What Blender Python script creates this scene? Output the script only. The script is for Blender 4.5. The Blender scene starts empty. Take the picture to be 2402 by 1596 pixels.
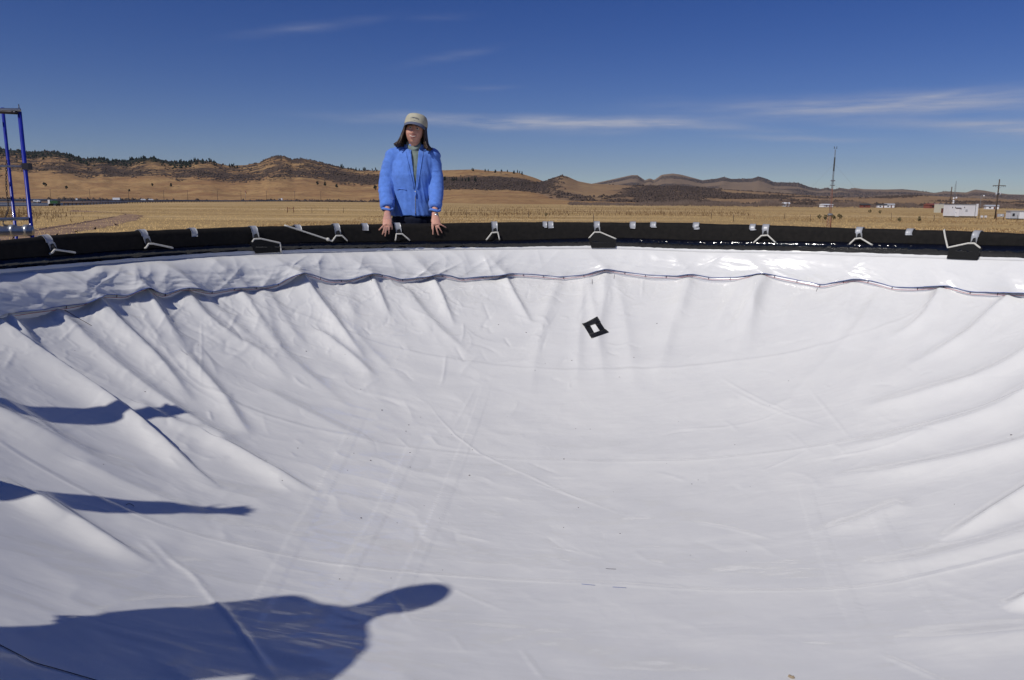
import bpy, math, random
import numpy as np
from mathutils import Vector, Matrix
random.seed(7); RNG = np.random.default_rng(7)
scene = bpy.context.scene
COL = scene.collection
rad = math.radians

# ------------------------------------------------------------------ camera
W, H, F = 2402.0, 1596.0, 1801.0            # photograph size, focal length in its pixels (27 mm on 36 mm)
PITCH, ROLL = rad(10.3), rad(0.45)
CAM = np.array([0.0, 0.0, 3.3])
cam_data = bpy.data.cameras.new('camera'); cam = bpy.data.objects.new('camera', cam_data); COL.objects.link(cam)
cam_data.sensor_width = 36.0; cam_data.lens = 27.0; cam_data.clip_start = 0.05; cam_data.clip_end = 40000
cam.location = CAM
cam.rotation_euler = (Matrix.Rotation(math.pi/2 - PITCH, 3, 'X') @ Matrix.Rotation(ROLL, 3, 'Z')).to_euler()
scene.camera = cam

# ------------------------------------------------------------------ sun, sky, exposure
SUN_AZ, SUN_EL = rad(43.5), rad(44)         # light travels towards azimuth 43.5 deg (right of view), 44 deg down
LD = np.array([math.sin(SUN_AZ)*math.cos(SUN_EL), math.cos(SUN_AZ)*math.cos(SUN_EL), -math.sin(SUN_EL)])
sun_data = bpy.data.lights.new('sun', 'SUN'); sun = bpy.data.objects.new('sun', sun_data); COL.objects.link(sun)
sun_data.energy = 3.12; sun_data.angle = rad(0.53); sun_data.color = (1.0, 0.955, 0.885)
sun.rotation_euler = Vector(LD).to_track_quat('-Z', 'Y').to_euler(); sun.location = (-8, -8, 20)

world = bpy.data.worlds.new('World'); scene.world = world; world.use_nodes = True
SKY_STRENGTH = 0.0515
def build_world():
    nt = world.node_tree; N = nt.nodes; L = nt.links
    N.clear()
    out = N.new('ShaderNodeOutputWorld'); bg = N.new('ShaderNodeBackground'); L.new(bg.outputs[0], out.inputs[0])
    sky = N.new('ShaderNodeTexSky'); sky.sky_type = 'NISHITA'; sky.sun_disc = False
    sky.sun_elevation = SUN_EL; sky.sun_rotation = SUN_AZ + math.pi
    sky.altitude = 1700; sky.air_density = 0.9; sky.dust_density = 0.25; sky.ozone_density = 2.0
    def m(op, a, b=None, c=None):
        n = N.new('ShaderNodeMath'); n.operation = op
        for i, v in enumerate((a, b, c)):
            if v is None: continue
            if isinstance(v, (int, float)): n.inputs[i].default_value = v
            else: L.new(v, n.inputs[i])
        return n.outputs[0]
    hs = N.new('ShaderNodeHueSaturation'); hs.inputs['Saturation'].default_value = 1.36; hs.inputs['Hue'].default_value = 0.520
    L.new(sky.outputs[0], hs.inputs['Color'])
    sc = N.new('ShaderNodeVectorMath'); sc.operation = 'MULTIPLY'; sc.inputs[1].default_value = (SKY_STRENGTH, SKY_STRENGTH*.98, SKY_STRENGTH*1.13)
    L.new(hs.outputs[0], sc.inputs[0])
    tc = N.new('ShaderNodeTexCoord'); sep = N.new('ShaderNodeSeparateXYZ'); L.new(tc.outputs['Generated'], sep.inputs[0])
    az = m('ARCTAN2', sep.outputs[0], sep.outputs[1]); el = m('ARCSINE', sep.outputs[2])
    cmb = N.new('ShaderNodeCombineXYZ'); L.new(m('MULTIPLY', az, 5.0), cmb.inputs[0]); L.new(m('MULTIPLY', el, 55.0), cmb.inputs[1])
    nz = N.new('ShaderNodeTexNoise'); nz.inputs['Scale'].default_value = 1.6; nz.inputs['Detail'].default_value = 6; nz.inputs['Roughness'].default_value = 0.62
    L.new(cmb.outputs[0], nz.inputs['Vector'])
    cm2 = N.new('ShaderNodeCombineXYZ'); L.new(m('MULTIPLY', az, 3.0), cm2.inputs[0]); L.new(m('MULTIPLY', el, 3.0), cm2.inputs[1])
    n2 = N.new('ShaderNodeTexNoise'); n2.inputs['Scale'].default_value = 2.0; n2.inputs['Detail'].default_value = 2
    L.new(cm2.outputs[0], n2.inputs['Vector'])
    wob = m('MULTIPLY', m('SUBTRACT', n2.outputs[0], 0.5), 0.02)
    tex = m('MULTIPLY_ADD', m('SUBTRACT', nz.outputs[0], 0.5), 3.0, 0.75)
    tex = m('MINIMUM', m('MAXIMUM', tex, 0.0), 1.3)
    D = 180/math.pi
    # cirrus streaks: azimuth, elevation, half length, half thickness (deg), slope, opacity
    ST = [(1.5,5.55,13.5,.38,-.004,1.0), (11.0,5.30,8.0,.26,-.05,.60), (25.5,6.20,15.0,.62,-.018,.80), (33.5,4.32,4.6,.42,-.03,1.0),
          (30.0,4.85,8.0,.28,-.06,.50), (19.5,4.35,5.5,.18,-.04,.42), (6.5,4.9,6.0,.22,.02,.22), (27.5,6.65,2.2,.18,.07,.40),
          (-14.2,11.45,5.6,.30,.19,.17), (-5.0,12.48,2.6,.22,.06,.13), (-4.6,9.9,4.0,.28,.21,.13), (-2.0,7.9,2.4,.16,.0,.13),
          (48,6.6,16,.6,-.02,.5), (-60,9,14,.5,.05,.3), (100,8,20,.5,0,.3)]
    base = N.new('ShaderNodeCombineXYZ'); L.new(az, base.inputs[0]); L.new(m('SUBTRACT', el, wob), base.inputs[1])
    tot = None
    for a0, e0, ha, hb, sl, op in ST:
        mp = N.new('ShaderNodeMapping'); mp.vector_type = 'TEXTURE'; mp.inputs['Location'].default_value = (a0/D, e0/D, 0)
        mp.inputs['Rotation'].default_value = (0, 0, math.atan(sl)); mp.inputs['Scale'].default_value = (ha*1.5/D, hb*2.1/D, 1); L.new(base.outputs[0], mp.inputs[0])
        gr = N.new('ShaderNodeTexGradient'); gr.gradient_type = 'QUADRATIC_SPHERE'; L.new(mp.outputs[0], gr.inputs[0])
        tot = m('MULTIPLY_ADD', gr.outputs['Fac'], op*1.15, tot if tot is not None else 0.0)
    cov = m('MINIMUM', m('MULTIPLY', tot, tex), 0.85)
    mix = N.new('ShaderNodeMix'); mix.data_type = 'RGBA'
    L.new(cov, mix.inputs['Factor']); L.new(sc.outputs[0], mix.inputs['A']); mix.inputs['B'].default_value = (0.42, 0.44, 0.53, 1)
    L.new(mix.outputs['Result'], bg.inputs['Color']); bg.inputs['Strength'].default_value = 1.0
build_world()
world.cycles.sampling_method = 'MANUAL'; world.cycles.sample_map_resolution = 512
scene.view_settings.view_transform = 'Standard'; scene.view_settings.look = 'None'
scene.cycles.max_bounces = 6; scene.cycles.diffuse_bounces = 1; scene.cycles.glossy_bounces = 2; scene.cycles.transmission_bounces = 2
scene.view_settings.exposure = 0.0; scene.view_settings.gamma = 1.0

# ------------------------------------------------------------------ geometry helpers
def ray(px, py):
    u = (np.asarray(px, float) - W/2)/F; v = -(np.asarray(py, float) - H/2)/F
    u, v = u*math.cos(ROLL) - v*math.sin(ROLL), u*math.sin(ROLL) + v*math.cos(ROLL)
    d = np.stack([u, math.cos(PITCH) + v*math.sin(PITCH), -math.sin(PITCH) + v*math.cos(PITCH)], -1)
    return d/np.linalg.norm(d, axis=-1, keepdims=True)
def at_y(px, py, yd):                       # photograph direction meets the vertical plane y = yd
    d = ray(px, py); return CAM + d*((yd - CAM[1])/d[..., 1])[..., None]
def at_z(px, py, z=0.0):                    # ... meets the level z
    d = ray(px, py); return CAM + d*((z - CAM[2])/d[..., 2])[..., None]
PC = np.array([0.45, 3.25])                 # centre of the tank
def on_cyl(px, py, r):                      # ... meets the far side of the tank wall of radius r
    d = ray(px, py); h = np.hypot(d[..., 0], d[..., 1]); dx, dy = d[..., 0]/h, d[..., 1]/h
    b = -(dx*PC[0] + dy*PC[1]); c = PC @ PC - r*r
    t = -b + np.sqrt(np.maximum(b*b - c, 0))
    return np.stack([t*dx, t*dy, CAM[2] + d[..., 2]/h*t], -1)
def ang_of(p): return np.arctan2(p[..., 0] - PC[0], p[..., 1] - PC[1])
def pol(a, r, z): return np.stack([PC[0] + r*np.sin(a), PC[1] + r*np.cos(a), z*np.ones_like(a)], -1)

def mesh_np(name, V, Fq, mat=None, parent=None, smooth=True, mi=None, link=True):
    V = np.asarray(V, np.float32).reshape(-1, 3); me = bpy.data.meshes.new(name)
    if isinstance(Fq, np.ndarray) and Fq.ndim == 2:
        n, k = Fq.shape
        me.vertices.add(len(V)); me.vertices.foreach_set('co', V.ravel())
        me.loops.add(n*k); me.loops.foreach_set('vertex_index', Fq.astype(np.int32).ravel())
        me.polygons.add(n); me.polygons.foreach_set('loop_start', np.arange(0, n*k, k, dtype=np.int32))
        me.update(calc_edges=True); me.validate()
    else:
        me.from_pydata(V.tolist(), [], [list(map(int, f)) for f in Fq]); me.update()
    if smooth: me.polygons.foreach_set('use_smooth', np.ones(len(me.polygons), bool))
    ms = mat if isinstance(mat, (list, tuple)) else ([mat] if mat else [])
    for q in ms: me.materials.append(q)
    if mi is not None: me.polygons.foreach_set('material_index', np.asarray(mi, np.int32))
    me.update()
    if not link: return me
    o = bpy.data.objects.new(name, me); COL.objects.link(o)
    if parent is not None: o.parent = parent
    return o
def grid_faces(nu, nv, cu=False, cv=False):
    i = np.arange(nu if cu else nu-1)[:, None]; j = np.arange(nv if cv else nv-1)[None]
    i2 = (i+1) % nu; j2 = (j+1) % nv
    return np.stack([i*nv+j, i2*nv+j, i2*nv+j2, i*nv+j2], -1).reshape(-1, 4)
def grid_obj(name, P, mat, parent=None, cu=False, cv=False, flip=False, smooth=True):
    Fq = grid_faces(P.shape[0], P.shape[1], cu, cv)
    if flip: Fq = Fq[:, ::-1]
    return mesh_np(name, P.reshape(-1, 3), Fq, mat, parent, smooth)
class MB:                                    # collects closed shapes, builds one mesh
    def __init__(s): s.v = []; s.f = []; s.n = 0
    def add(s, V, Fc):
        V = np.asarray(V, float).reshape(-1, 3); s.v.append(V); s.f += [[int(i)+s.n for i in f] for f in Fc]; s.n += len(V); return s
    def box(s, c, d, R=None):
        c = np.asarray(c, float); d = np.asarray(d, float)/2
        V = np.array([[x, y, z] for x in (-1, 1) for y in (-1, 1) for z in (-1, 1)])*d
        if R is not None: V = V @ np.asarray(R).T
        return s.add(V+c, [(0,1,3,2),(4,6,7,5),(0,4,5,1),(2,3,7,6),(0,2,6,4),(1,5,7,3)])
    def tube(s, pts, r, n=8, cap=True):
        pts = np.asarray(pts, float); k = len(pts); r = np.asarray(r, float); q = np.linspace(0, 1, k)
        if r.ndim == 0: r = np.full(k, float(r))
        elif r.ndim == 1: r = np.interp(q, np.linspace(0, 1, len(r)), r)
        else: r = np.stack([np.interp(q, np.linspace(0, 1, len(r)), r[:, i]) for i in (0, 1)], -1)
        T = np.gradient(pts, axis=0); T /= np.maximum(np.linalg.norm(T, axis=1, keepdims=True), 1e-9)
        ref = np.array([0, 0, 1.0]) if abs(T[0, 2]) < .9 else np.array([0, 1.0, 0])
        u = np.cross(T[0], ref); u /= np.linalg.norm(u); V = []
        for i in range(k):
            u = u - T[i]*(u @ T[i]); u /= max(np.linalg.norm(u), 1e-9); w = np.cross(T[i], u)
            a = np.arange(n)*2*math.pi/n
            ru, rw = (r[i], r[i]) if r.ndim == 1 else r[i]
            V.append(pts[i] + np.outer(np.cos(a)*ru, u) + np.outer(np.sin(a)*rw, w))
        Fc = [(i*n+j, i*n+(j+1) % n, (i+1)*n+(j+1) % n, (i+1)*n+j) for i in range(k-1) for j in range(n)]
        if cap: Fc += [tuple(range(n-1, -1, -1)), tuple((k-1)*n+j for j in range(n))]
        return s.add(np.concatenate(V), Fc)
    def rings(s, R, n=24):                   # R: (centre, rx, ry) level ellipses from bottom to top
        a = np.arange(n)*2*math.pi/n; V = []
        for c, rx, ry in R: V.append(np.stack([c[0]+rx*np.cos(a), c[1]+ry*np.sin(a), np.full(n, c[2])], -1))
        k = len(R)
        Fc = [(i*n+j, i*n+(j+1) % n, (i+1)*n+(j+1) % n, (i+1)*n+j) for i in range(k-1) for j in range(n)]
        Fc += [tuple(range(n-1, -1, -1)), tuple((k-1)*n+j for j in range(n))]
        return s.add(np.concatenate(V), Fc)
    def ell(s, c, r, nu=12, nv=8, R=None):
        a = np.arange(nu)*2*math.pi/nu; b = (np.arange(nv-1)+1)*math.pi/nv
        V = [[0, 0, -1]] + [[math.sin(q)*math.cos(p), math.sin(q)*math.sin(p), -math.cos(q)] for q in b for p in a] + [[0, 0, 1]]
        V = np.array(V)*np.asarray(r, float)
        if R is not None: V = V @ np.asarray(R).T
        m = len(V)-1
        Fc = [(0, 1+(j+1) % nu, 1+j) for j in range(nu)] + [(m, m-nu+j, m-nu+(j+1) % nu) for j in range(nu)]
        Fc += [(1+i*nu+j, 1+i*nu+(j+1) % nu, 1+(i+1)*nu+(j+1) % nu, 1+(i+1)*nu+j) for i in range(nv-2) for j in range(nu)]
        return s.add(V+np.asarray(c, float), Fc)
    def build(s, name, mat, parent=None, smooth=True):
        return mesh_np(name, np.concatenate(s.v), s.f, mat, parent, smooth)
    def mesh(s, name, mat, smooth=True): return mesh_np(name, np.concatenate(s.v), s.f, mat, None, smooth, link=False)
def tag(o, label=None, cat=None, group=None, kind=None):
    for k, v in (('label', label), ('category', cat), ('group', group), ('kind', kind)):
        if v: o[k] = v
    return o
def empty(name, loc=(0, 0, 0), rz=0.0):
    o = bpy.data.objects.new(name, None); COL.objects.link(o); o.location = loc; o.rotation_euler = (0, 0, rz); o.empty_display_size = .1; return o
def thing(name, label, cat, loc=(0, 0, 0), rz=0.0, group=None): return tag(empty(name, loc, rz), label, cat, group)
def inst(name, me, parent=None, loc=(0, 0, 0), rz=0.0, s=1.0):
    o = bpy.data.objects.new(name, me); COL.objects.link(o); o.parent = parent; o.location = loc; o.rotation_euler = (0, 0, rz)
    o.scale = (s, s, s) if np.ndim(s) == 0 else s; return o
def rezero(o):                               # put children (built in world space) under an Empty that stands elsewhere
    bpy.context.view_layer.update()
    inv = o.matrix_world.inverted()
    for c in o.children: c.matrix_parent_inverse = inv
def vnoise(x, y, seed=0):
    r = np.random.default_rng(seed).random((257, 257)); xi = np.floor(x).astype(int); yi = np.floor(y).astype(int)
    fx = x-xi; fy = y-yi; fx = fx*fx*fx*(fx*(fx*6-15)+10); fy = fy*fy*fy*(fy*(fy*6-15)+10)
    g = lambda i, j: r[i % 256, j % 256]
    return (g(xi, yi)*(1-fx)+g(xi+1, yi)*fx)*(1-fy) + (g(xi, yi+1)*(1-fx)+g(xi+1, yi+1)*fx)*fy
def fbm(x, y, seed=0, o=4, g=.5):
    s = 0; a = 1; t = 0
    for i in range(o): s = s + a*vnoise(x*2**i, y*2**i, seed+i); t += a; a *= g
    return s/t
def sstep(a, b, x): t = np.clip((x-a)/(b-a), 0, 1); return t*t*(3-2*t)

# ------------------------------------------------------------------ materials
def lin(r, g, b): return tuple(((c/255)/12.92 if c/255 <= .04045 else ((c/255+.055)/1.055)**2.4) for c in (r, g, b))
MATS = {}
def mat(name, col, rough=.6, spec=.5, metal=0.0, var=0.0, vscale=8.0, bump=0.0, bscale=40.0, sheen=0.0, coat=0.0, stretch=None, bdetail=3, col2=None, bdist=.01):
    m = bpy.data.materials.new(name); m.use_nodes = True; nt = m.node_tree; N = nt.nodes; L = nt.links; b = N['Principled BSDF']
    b.inputs['Base Color'].default_value = (*col, 1); b.inputs['Roughness'].default_value = rough; b.inputs['Metallic'].default_value = metal
    b.inputs['Specular IOR Level'].default_value = spec
    if sheen: b.inputs['Sheen Weight'].default_value = sheen; b.inputs['Sheen Roughness'].default_value = .5
    if coat: b.inputs['Coat Weight'].default_value = coat; b.inputs['Coat Roughness'].default_value = .06
    tc = N.new('ShaderNodeTexCoord'); vec = tc.outputs['Object']
    if stretch:
        mp = N.new('ShaderNodeMapping'); mp.inputs['Scale'].default_value = stretch; L.new(vec, mp.inputs[0]); vec = mp.outputs[0]
    if var or col2:
        n = N.new('ShaderNodeTexNoise'); n.inputs['Scale'].default_value = vscale; n.inputs['Detail'].default_value = 5; L.new(vec, n.inputs['Vector'])
        mx = N.new('ShaderNodeMix'); mx.data_type = 'RGBA'
        c2 = col2 or tuple(c*(1-var) for c in col)
        mx.inputs['A'].default_value = (*c2, 1); mx.inputs['B'].default_value = (*(col if col2 else tuple(min(1, c*(1+var)) for c in col)), 1)
        rp = N.new('ShaderNodeMapRange'); rp.inputs[1].default_value = .3; rp.inputs[2].default_value = .7; L.new(n.outputs[0], rp.inputs[0])
        L.new(rp.outputs[0], mx.inputs['Factor']); L.new(mx.outputs['Result'], b.inputs['Base Color'])
    if bump:
        n = N.new('ShaderNodeTexNoise'); n.inputs['Scale'].default_value = bscale; n.inputs['Detail'].default_value = bdetail; L.new(vec, n.inputs['Vector'])
        bp = N.new('ShaderNodeBump'); bp.inputs['Strength'].default_value = bump; bp.inputs['Distance'].default_value = bdist
        L.new(n.outputs[0], bp.inputs['Height']); L.new(bp.outputs[0], b.inputs['Normal'])
    MATS[name] = m; return m

def liner_material():
    m = mat('white_vinyl', (.80, .80, .815), .30, .5); nt = m.node_tree; N = nt.nodes; L = nt.links; b = N['Principled BSDF']
    tc = N.new('ShaderNodeTexCoord')
    def noise(scale, detail, rough, st=None, dist=0):
        n = N.new('ShaderNodeTexNoise'); n.inputs['Scale'].default_value = scale; n.inputs['Detail'].default_value = detail
        n.inputs['Roughness'].default_value = rough; n.inputs['Distortion'].default_value = dist
        if st:
            mp = N.new('ShaderNodeMapping'); mp.inputs['Scale'].default_value = st; mp.inputs['Rotation'].default_value = (0, 0, .1); L.new(tc.outputs['Object'], mp.inputs[0]); L.new(mp.outputs[0], n.inputs['Vector'])
        else: L.new(tc.outputs['Object'], n.inputs['Vector'])
        return n.outputs[0]
    def bump(h, s, d, prev=None):
        bp = N.new('ShaderNodeBump'); bp.inputs['Strength'].default_value = s; bp.inputs['Distance'].default_value = d
        L.new(h, bp.inputs['Height'])
        if prev: L.new(prev, bp.inputs['Normal'])
        return bp.outputs[0]
    b1 = bump(noise(1.6, 3, .5, (1, 3.2, 1), .4), .35, .016)
    b2 = bump(noise(7, 3, .5, (1, 2.4, 1), .8), .16, .003, b1)
    b3 = bump(noise(160, 2, .5), .12, .001, b2)
    L.new(b3, b.inputs['Normal'])
    # dust and scuffs: faint stains of the sheet itself
    st = N.new('ShaderNodeMapRange'); st.inputs[1].default_value = .35; st.inputs[2].default_value = .75; L.new(noise(3.5, 8, .65), st.inputs[0])
    mx = N.new('ShaderNodeMix'); mx.data_type = 'RGBA'; mx.inputs['A'].default_value = (.815, .812, .79, 1); mx.inputs['B'].default_value = (.755, .755, .745, 1)
    L.new(st.outputs[0], mx.inputs['Factor']); L.new(mx.outputs['Result'], b.inputs['Base Color'])
    b.inputs['Coat Weight'].default_value = .45; b.inputs['Coat Roughness'].default_value = .045; b.inputs['Coat IOR'].default_value = 1.45
    L.new(b2, b.inputs['Coat Normal'])
    rr = N.new('ShaderNodeMapRange'); rr.inputs[3].default_value = .12; rr.inputs[4].default_value = .30; L.new(noise(5, 4, .6), rr.inputs[0]); L.new(rr.outputs[0], b.inputs['Roughness'])
    return m
M_LINER = liner_material()
M_SEAM = mat('seam_tape_white', (.80, .80, .82), .22, .5)
M_BLACK = mat('black_geotextile', (.0085, .0072, .0062), .85, .3, var=.4, vscale=30, bump=.5, bscale=260, bdetail=2, bdist=.002)
M_PLAST = mat('black_plastic', (.004, .004, .0045), .10, .6, bump=.9, bscale=22, bdetail=2, bdist=.008)
M_TAPE = mat('silver_tape', (.40, .41, .43), .42, .5, metal=.12, bump=.25, bscale=60, bdist=.002)
M_BTAPE = mat('black_tape', (.010, .010, .011), .42, .5, bump=.3, bscale=60, bdist=.002)
M_ROPE = mat('white_rope', (.62, .60, .54), .8, .3, var=.15, vscale=120, bump=.8, bscale=160, bdist=.002)
M_BLUELINE = mat('blue_marker', (.05, .12, .45), .5); M_REDLINE = mat('red_marker', (.55, .07, .06), .5); M_INK = mat('dark_ink', (.05, .03, .04), .6)
M_STEEL = mat('galvanised_steel', (.46, .48, .50), .38, .5, metal=.75, var=.2, vscale=6)
M_BLUE = mat('blue_paint', (.012, .022, .30), .32, .5, var=.2, vscale=12, coat=.2)
M_PLANK = mat('weathered_plank', (.30, .24, .17), .85, .3, var=.3, vscale=5, stretch=(1, 12, 1))
M_TANK = mat('corrugated_steel', (.35, .36, .37), .5, .5, metal=.6, var=.2, vscale=2)
M_CHAIN = mat('dark_chain', (.05, .05, .06), .4, .5, metal=.8)

# ------------------------------------------------------------------ terrain: ground, hills
def ground_material():
    m = bpy.data.materials.new('dry_grass_ground'); m.use_nodes = True; nt = m.node_tree; N = nt.nodes; L = nt.links; b = N['Principled BSDF']
    b.inputs['Roughness'].default_value = .95; b.inputs['Specular IOR Level'].default_value = .1
    tc = N.new('ShaderNodeTexCoord')
    def noise(scale, detail, st, rough=.6):
        mp = N.new('ShaderNodeMapping'); mp.inputs['Scale'].default_value = st; L.new(tc.outputs['Object'], mp.inputs[0])
        n = N.new('ShaderNodeTexNoise'); n.inputs['Scale'].default_value = scale; n.inputs['Detail'].default_value = detail; n.inputs['Roughness'].default_value = rough; L.new(mp.outputs[0], n.inputs['Vector']); return n.outputs[0]
    def ramp(h, a, c):
        r = N.new('ShaderNodeMapRange'); r.inputs[1].default_value = a; r.inputs[2].default_value = c; L.new(h, r.inputs[0]); return r.outputs[0]
    def mix(f, A, B):
        x = N.new('ShaderNodeMix'); x.data_type = 'RGBA'; L.new(f, x.inputs['Factor'])
        for s, v in (('A', A), ('B', B)):
            if isinstance(v, tuple): x.inputs[s].default_value = (*v, 1)
            else: L.new(v, x.inputs[s])
        return x.outputs['Result']
    c = mix(ramp(noise(.05, 6, (.35, 1.2, 1)), .38, .62), (.56, .39, .172), (.40, .268, .115))
    c = mix(ramp(noise(.9, 8, (1, .5, 1), .7), .42, .72), c, (.26, .17, .085))
    c = mix(ramp(noise(.02, 5, (.4, 1.4, 1)), .5, .66), c, (.62, .45, .235))
    L.new(c, b.inputs['Base Color'])
    return m
def hill_material():
    m = bpy.data.materials.new('hill_slope'); m.use_nodes = True; nt = m.node_tree; N = nt.nodes; L = nt.links; b = N['Principled BSDF']
    b.inputs['Roughness'].default_value = .95; b.inputs['Specular IOR Level'].default_value = .05
    at = N.new('ShaderNodeAttribute'); at.attribute_name = 'veg'; at2 = N.new('ShaderNodeAttribute'); at2.attribute_name = 'forest'; at3 = N.new('ShaderNodeAttribute'); at3.attribute_name = 'far'
    tc = N.new('ShaderNodeTexCoord')
    def noise(scale, detail, rough=.6):
        n = N.new('ShaderNodeTexNoise'); n.inputs['Scale'].default_value = scale; n.inputs['Detail'].default_value = detail; n.inputs['Roughness'].default_value = rough; L.new(tc.outputs['Object'], n.inputs['Vector']); return n.outputs[0]
    def m2(op, a, c):
        x = N.new('ShaderNodeMath'); x.operation = op
        for i, v in enumerate((a, c)):
            if isinstance(v, (int, float)): x.inputs[i].default_value = v
            else: L.new(v, x.inputs[i])
        return x.outputs[0]
    def ramp(h, a, c):
        r = N.new('ShaderNodeMapRange'); r.inputs[1].default_value = a; r.inputs[2].default_value = c; L.new(h, r.inputs[0]); return r.outputs[0]
    def mix(f, A, B):
        x = N.new('ShaderNodeMix'); x.data_type = 'RGBA'; L.new(f, x.inputs['Factor'])
        for s, v in (('A', A), ('B', B)):
            if isinstance(v, tuple): x.inputs[s].default_value = (*v, 1)
            else: L.new(v, x.inputs[s])
        return x.outputs['Result']
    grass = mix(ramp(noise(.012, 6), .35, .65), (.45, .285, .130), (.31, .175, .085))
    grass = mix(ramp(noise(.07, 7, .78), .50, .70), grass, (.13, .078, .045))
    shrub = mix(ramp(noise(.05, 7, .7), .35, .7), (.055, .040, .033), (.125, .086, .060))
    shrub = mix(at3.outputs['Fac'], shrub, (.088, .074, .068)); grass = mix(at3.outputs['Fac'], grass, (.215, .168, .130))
    f = ramp(m2('ADD', at.outputs['Fac'], m2('MULTIPLY', m2('SUBTRACT', noise(.03, 7, .72), .5), 1.6)), .38, .62)
    c = mix(f, grass, shrub)
    f2 = ramp(m2('ADD', at2.outputs['Fac'], m2('MULTIPLY', m2('SUBTRACT', noise(.06, 6, .7), .5), 1.2)), .42, .6)
    c = mix(f2, c, (.022, .026, .018))
    L.new(c, b.inputs['Base Color'])
    return m
M_GROUND = ground_material(); M_HILL = hill_material()
g = mesh_np('ground', [(-9000, -3000, 0), (9000, -3000, 0), (9000, 12000, 0), (-9000, 12000, 0)], np.array([[0, 1, 2, 3]]), M_GROUND, smooth=False)
tag(g, kind='structure')

SKY_L = [(-3200,420),(-900,352),(-400,340),(0,349),(38,352),(76,357),(114,355),(137,356),(160,362),(191,371),(217,373),(236,370),(259,376),(297,378),(324,371),(362,370),(400,379),(439,380),(461,376),(492,378),(534,388),(576,387),(610,381),(625,371),(652,365),(671,367),(686,374),(709,371),(744,378),(793,391),(839,399),(877,400),(1038,399),(1116,397),(1154,401),(1190,402),(1216,405),(1252,416),(1277,426),(1297,436),(1330,446),(1390,456),(1500,470),(1700,490),(3400,500)]
SKY_M = [(-900,500),(1100,470),(1200,440),(1252,428),(1277,426),(1297,417),(1316,411),(1329,413),(1356,425),(1386,431),(1500,436),(1600,437),(1700,445),(1800,452),(1900,459),(2000,464),(2080,461),(2150,457),(2250,464),(2402,470),(3400,474)]
SKY_R = [(-900,500),(1250,470),(1340,440),(1395,430),(1445,419),(1481,411),(1495,411),(1513,423),(1525,418),(1534,423),(1552,410),(1578,407),(1599,410),(1647,423),(1682,419),(1697,415),(1715,420),(1763,419),(1780,414),(1800,420),(1816,428),(1838,428),(1872,429),(1899,439),(1923,444),(1940,441),(1957,445),(1970,441),(1991,444),(2004,441),(2025,444),(2076,445),(2116,444),(2150,447),(2191,453),(2218,449),(2266,452),(2286,445),(2307,447),(2334,452),(2365,456),(2402,457),(2800,450),(3400,440)]
def sky_fn(L):
    P = np.array(L, float); d = ray(P[:, 0], P[:, 1]); u = d[:, 0]/d[:, 1]; e = d[:, 2]/d[:, 1]
    return lambda q: np.interp(q, u, e)
eL, eM, eR = sky_fn(SKY_L), sky_fn(SKY_M), sky_fn(SKY_R)
def layer(e, u, y, y0, y1, seed, pw=1.0, rough=.12):
    t = np.clip((y-y0)/(y1-y0), 0, 1); n = fbm(u*14+seed, y/260.0, seed, 5) - .5
    n2 = 1-np.abs(2*fbm(u*9+t*.8+seed, t*2.2+seed, seed+9, 4)-1)
    up = t**pw*(1-.0)*1.0
    z = np.where(y <= y1, y*(e*(up + rough*4*t*(1-t)*(n+.5*(n2-.8)))), y1*e*(1-sstep(y1, y1*1.5, y)*1.0))
    return z + np.where(e > 0, 3.3*np.minimum(1, t*3), 0) - 0.6*(t <= 0)
def hill_foot(u): return 1280 - 560*sstep(-.22, -.02, u)
def terrain(u, y):
    a = layer(eL(u), u, y, hill_foot(u), 2300, 3, 1.2, .22)
    b = layer(eM(u), u, y, 900, 2100, 11, 1.1, .16)
    c = layer(eR(u), u, y, 2300, 5200, 17, .9, .12)
    return np.maximum(np.maximum(a, b), c), a, b, c
us = np.linspace(-2.4, 2.4, 1900); ys = np.geomspace(560, 8200, 150)
U, Y = np.meshgrid(us, ys, indexing='ij'); Z, ZA, ZB, ZC = terrain(U, Y)
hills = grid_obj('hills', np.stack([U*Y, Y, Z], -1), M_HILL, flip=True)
tag(hills, kind='structure')
def hill_cover():
    ang = (Z-3.3)/Y; px = 1201 + U*1801*1.0
    eA = np.maximum(eL(U), 1e-3); t = np.clip(ang/eA, 0, 1.2)
    nn = fbm(U*10, Y/400, 40, 5)
    isA = (Z == ZA); isC = (Z == ZC) & (ZC > ZB)
    vegA = np.interp(t, [0, .38, .52, .62, .75, .9, 1.1], [.02, .06, .42, .75, .62, .55, .6])
    vegA2 = np.interp(t, [0, .25, .38, .45, .72, .82, 1.1], [0, .05, .6, .85, .8, .22, .15])
    wmid = sstep(860, 1010, px); vegA = vegA*(1-wmid) + vegA2*wmid
    vegA = vegA + (nn-.5)*.8
    eb = np.maximum(eM(U), 1e-3); tb = np.clip(ang/eb, 0, 1.2)
    vegB = .62 + (nn-.5)*1.7 - .2*sstep(1750, 2100, px)
    vegC = .5 + (nn-.5)*1.9
    veg = np.where(isA, vegA, np.where(isC, vegC, vegB))
    forest = np.where(isA & (px < 640), np.interp(t, [0, .72, .9, 1.0], [0, .12, .55, .80])*(1-sstep(420, 640, px)), 0) + np.where(isC, .1*(nn > .55), 0)
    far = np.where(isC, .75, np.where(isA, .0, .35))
    for nm, arr in (('veg', veg), ('forest', forest), ('far', far)):
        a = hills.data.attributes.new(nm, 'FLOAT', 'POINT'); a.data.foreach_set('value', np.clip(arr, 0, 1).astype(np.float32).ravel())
    return veg, forest
VEG, FOREST = hill_cover()
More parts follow.
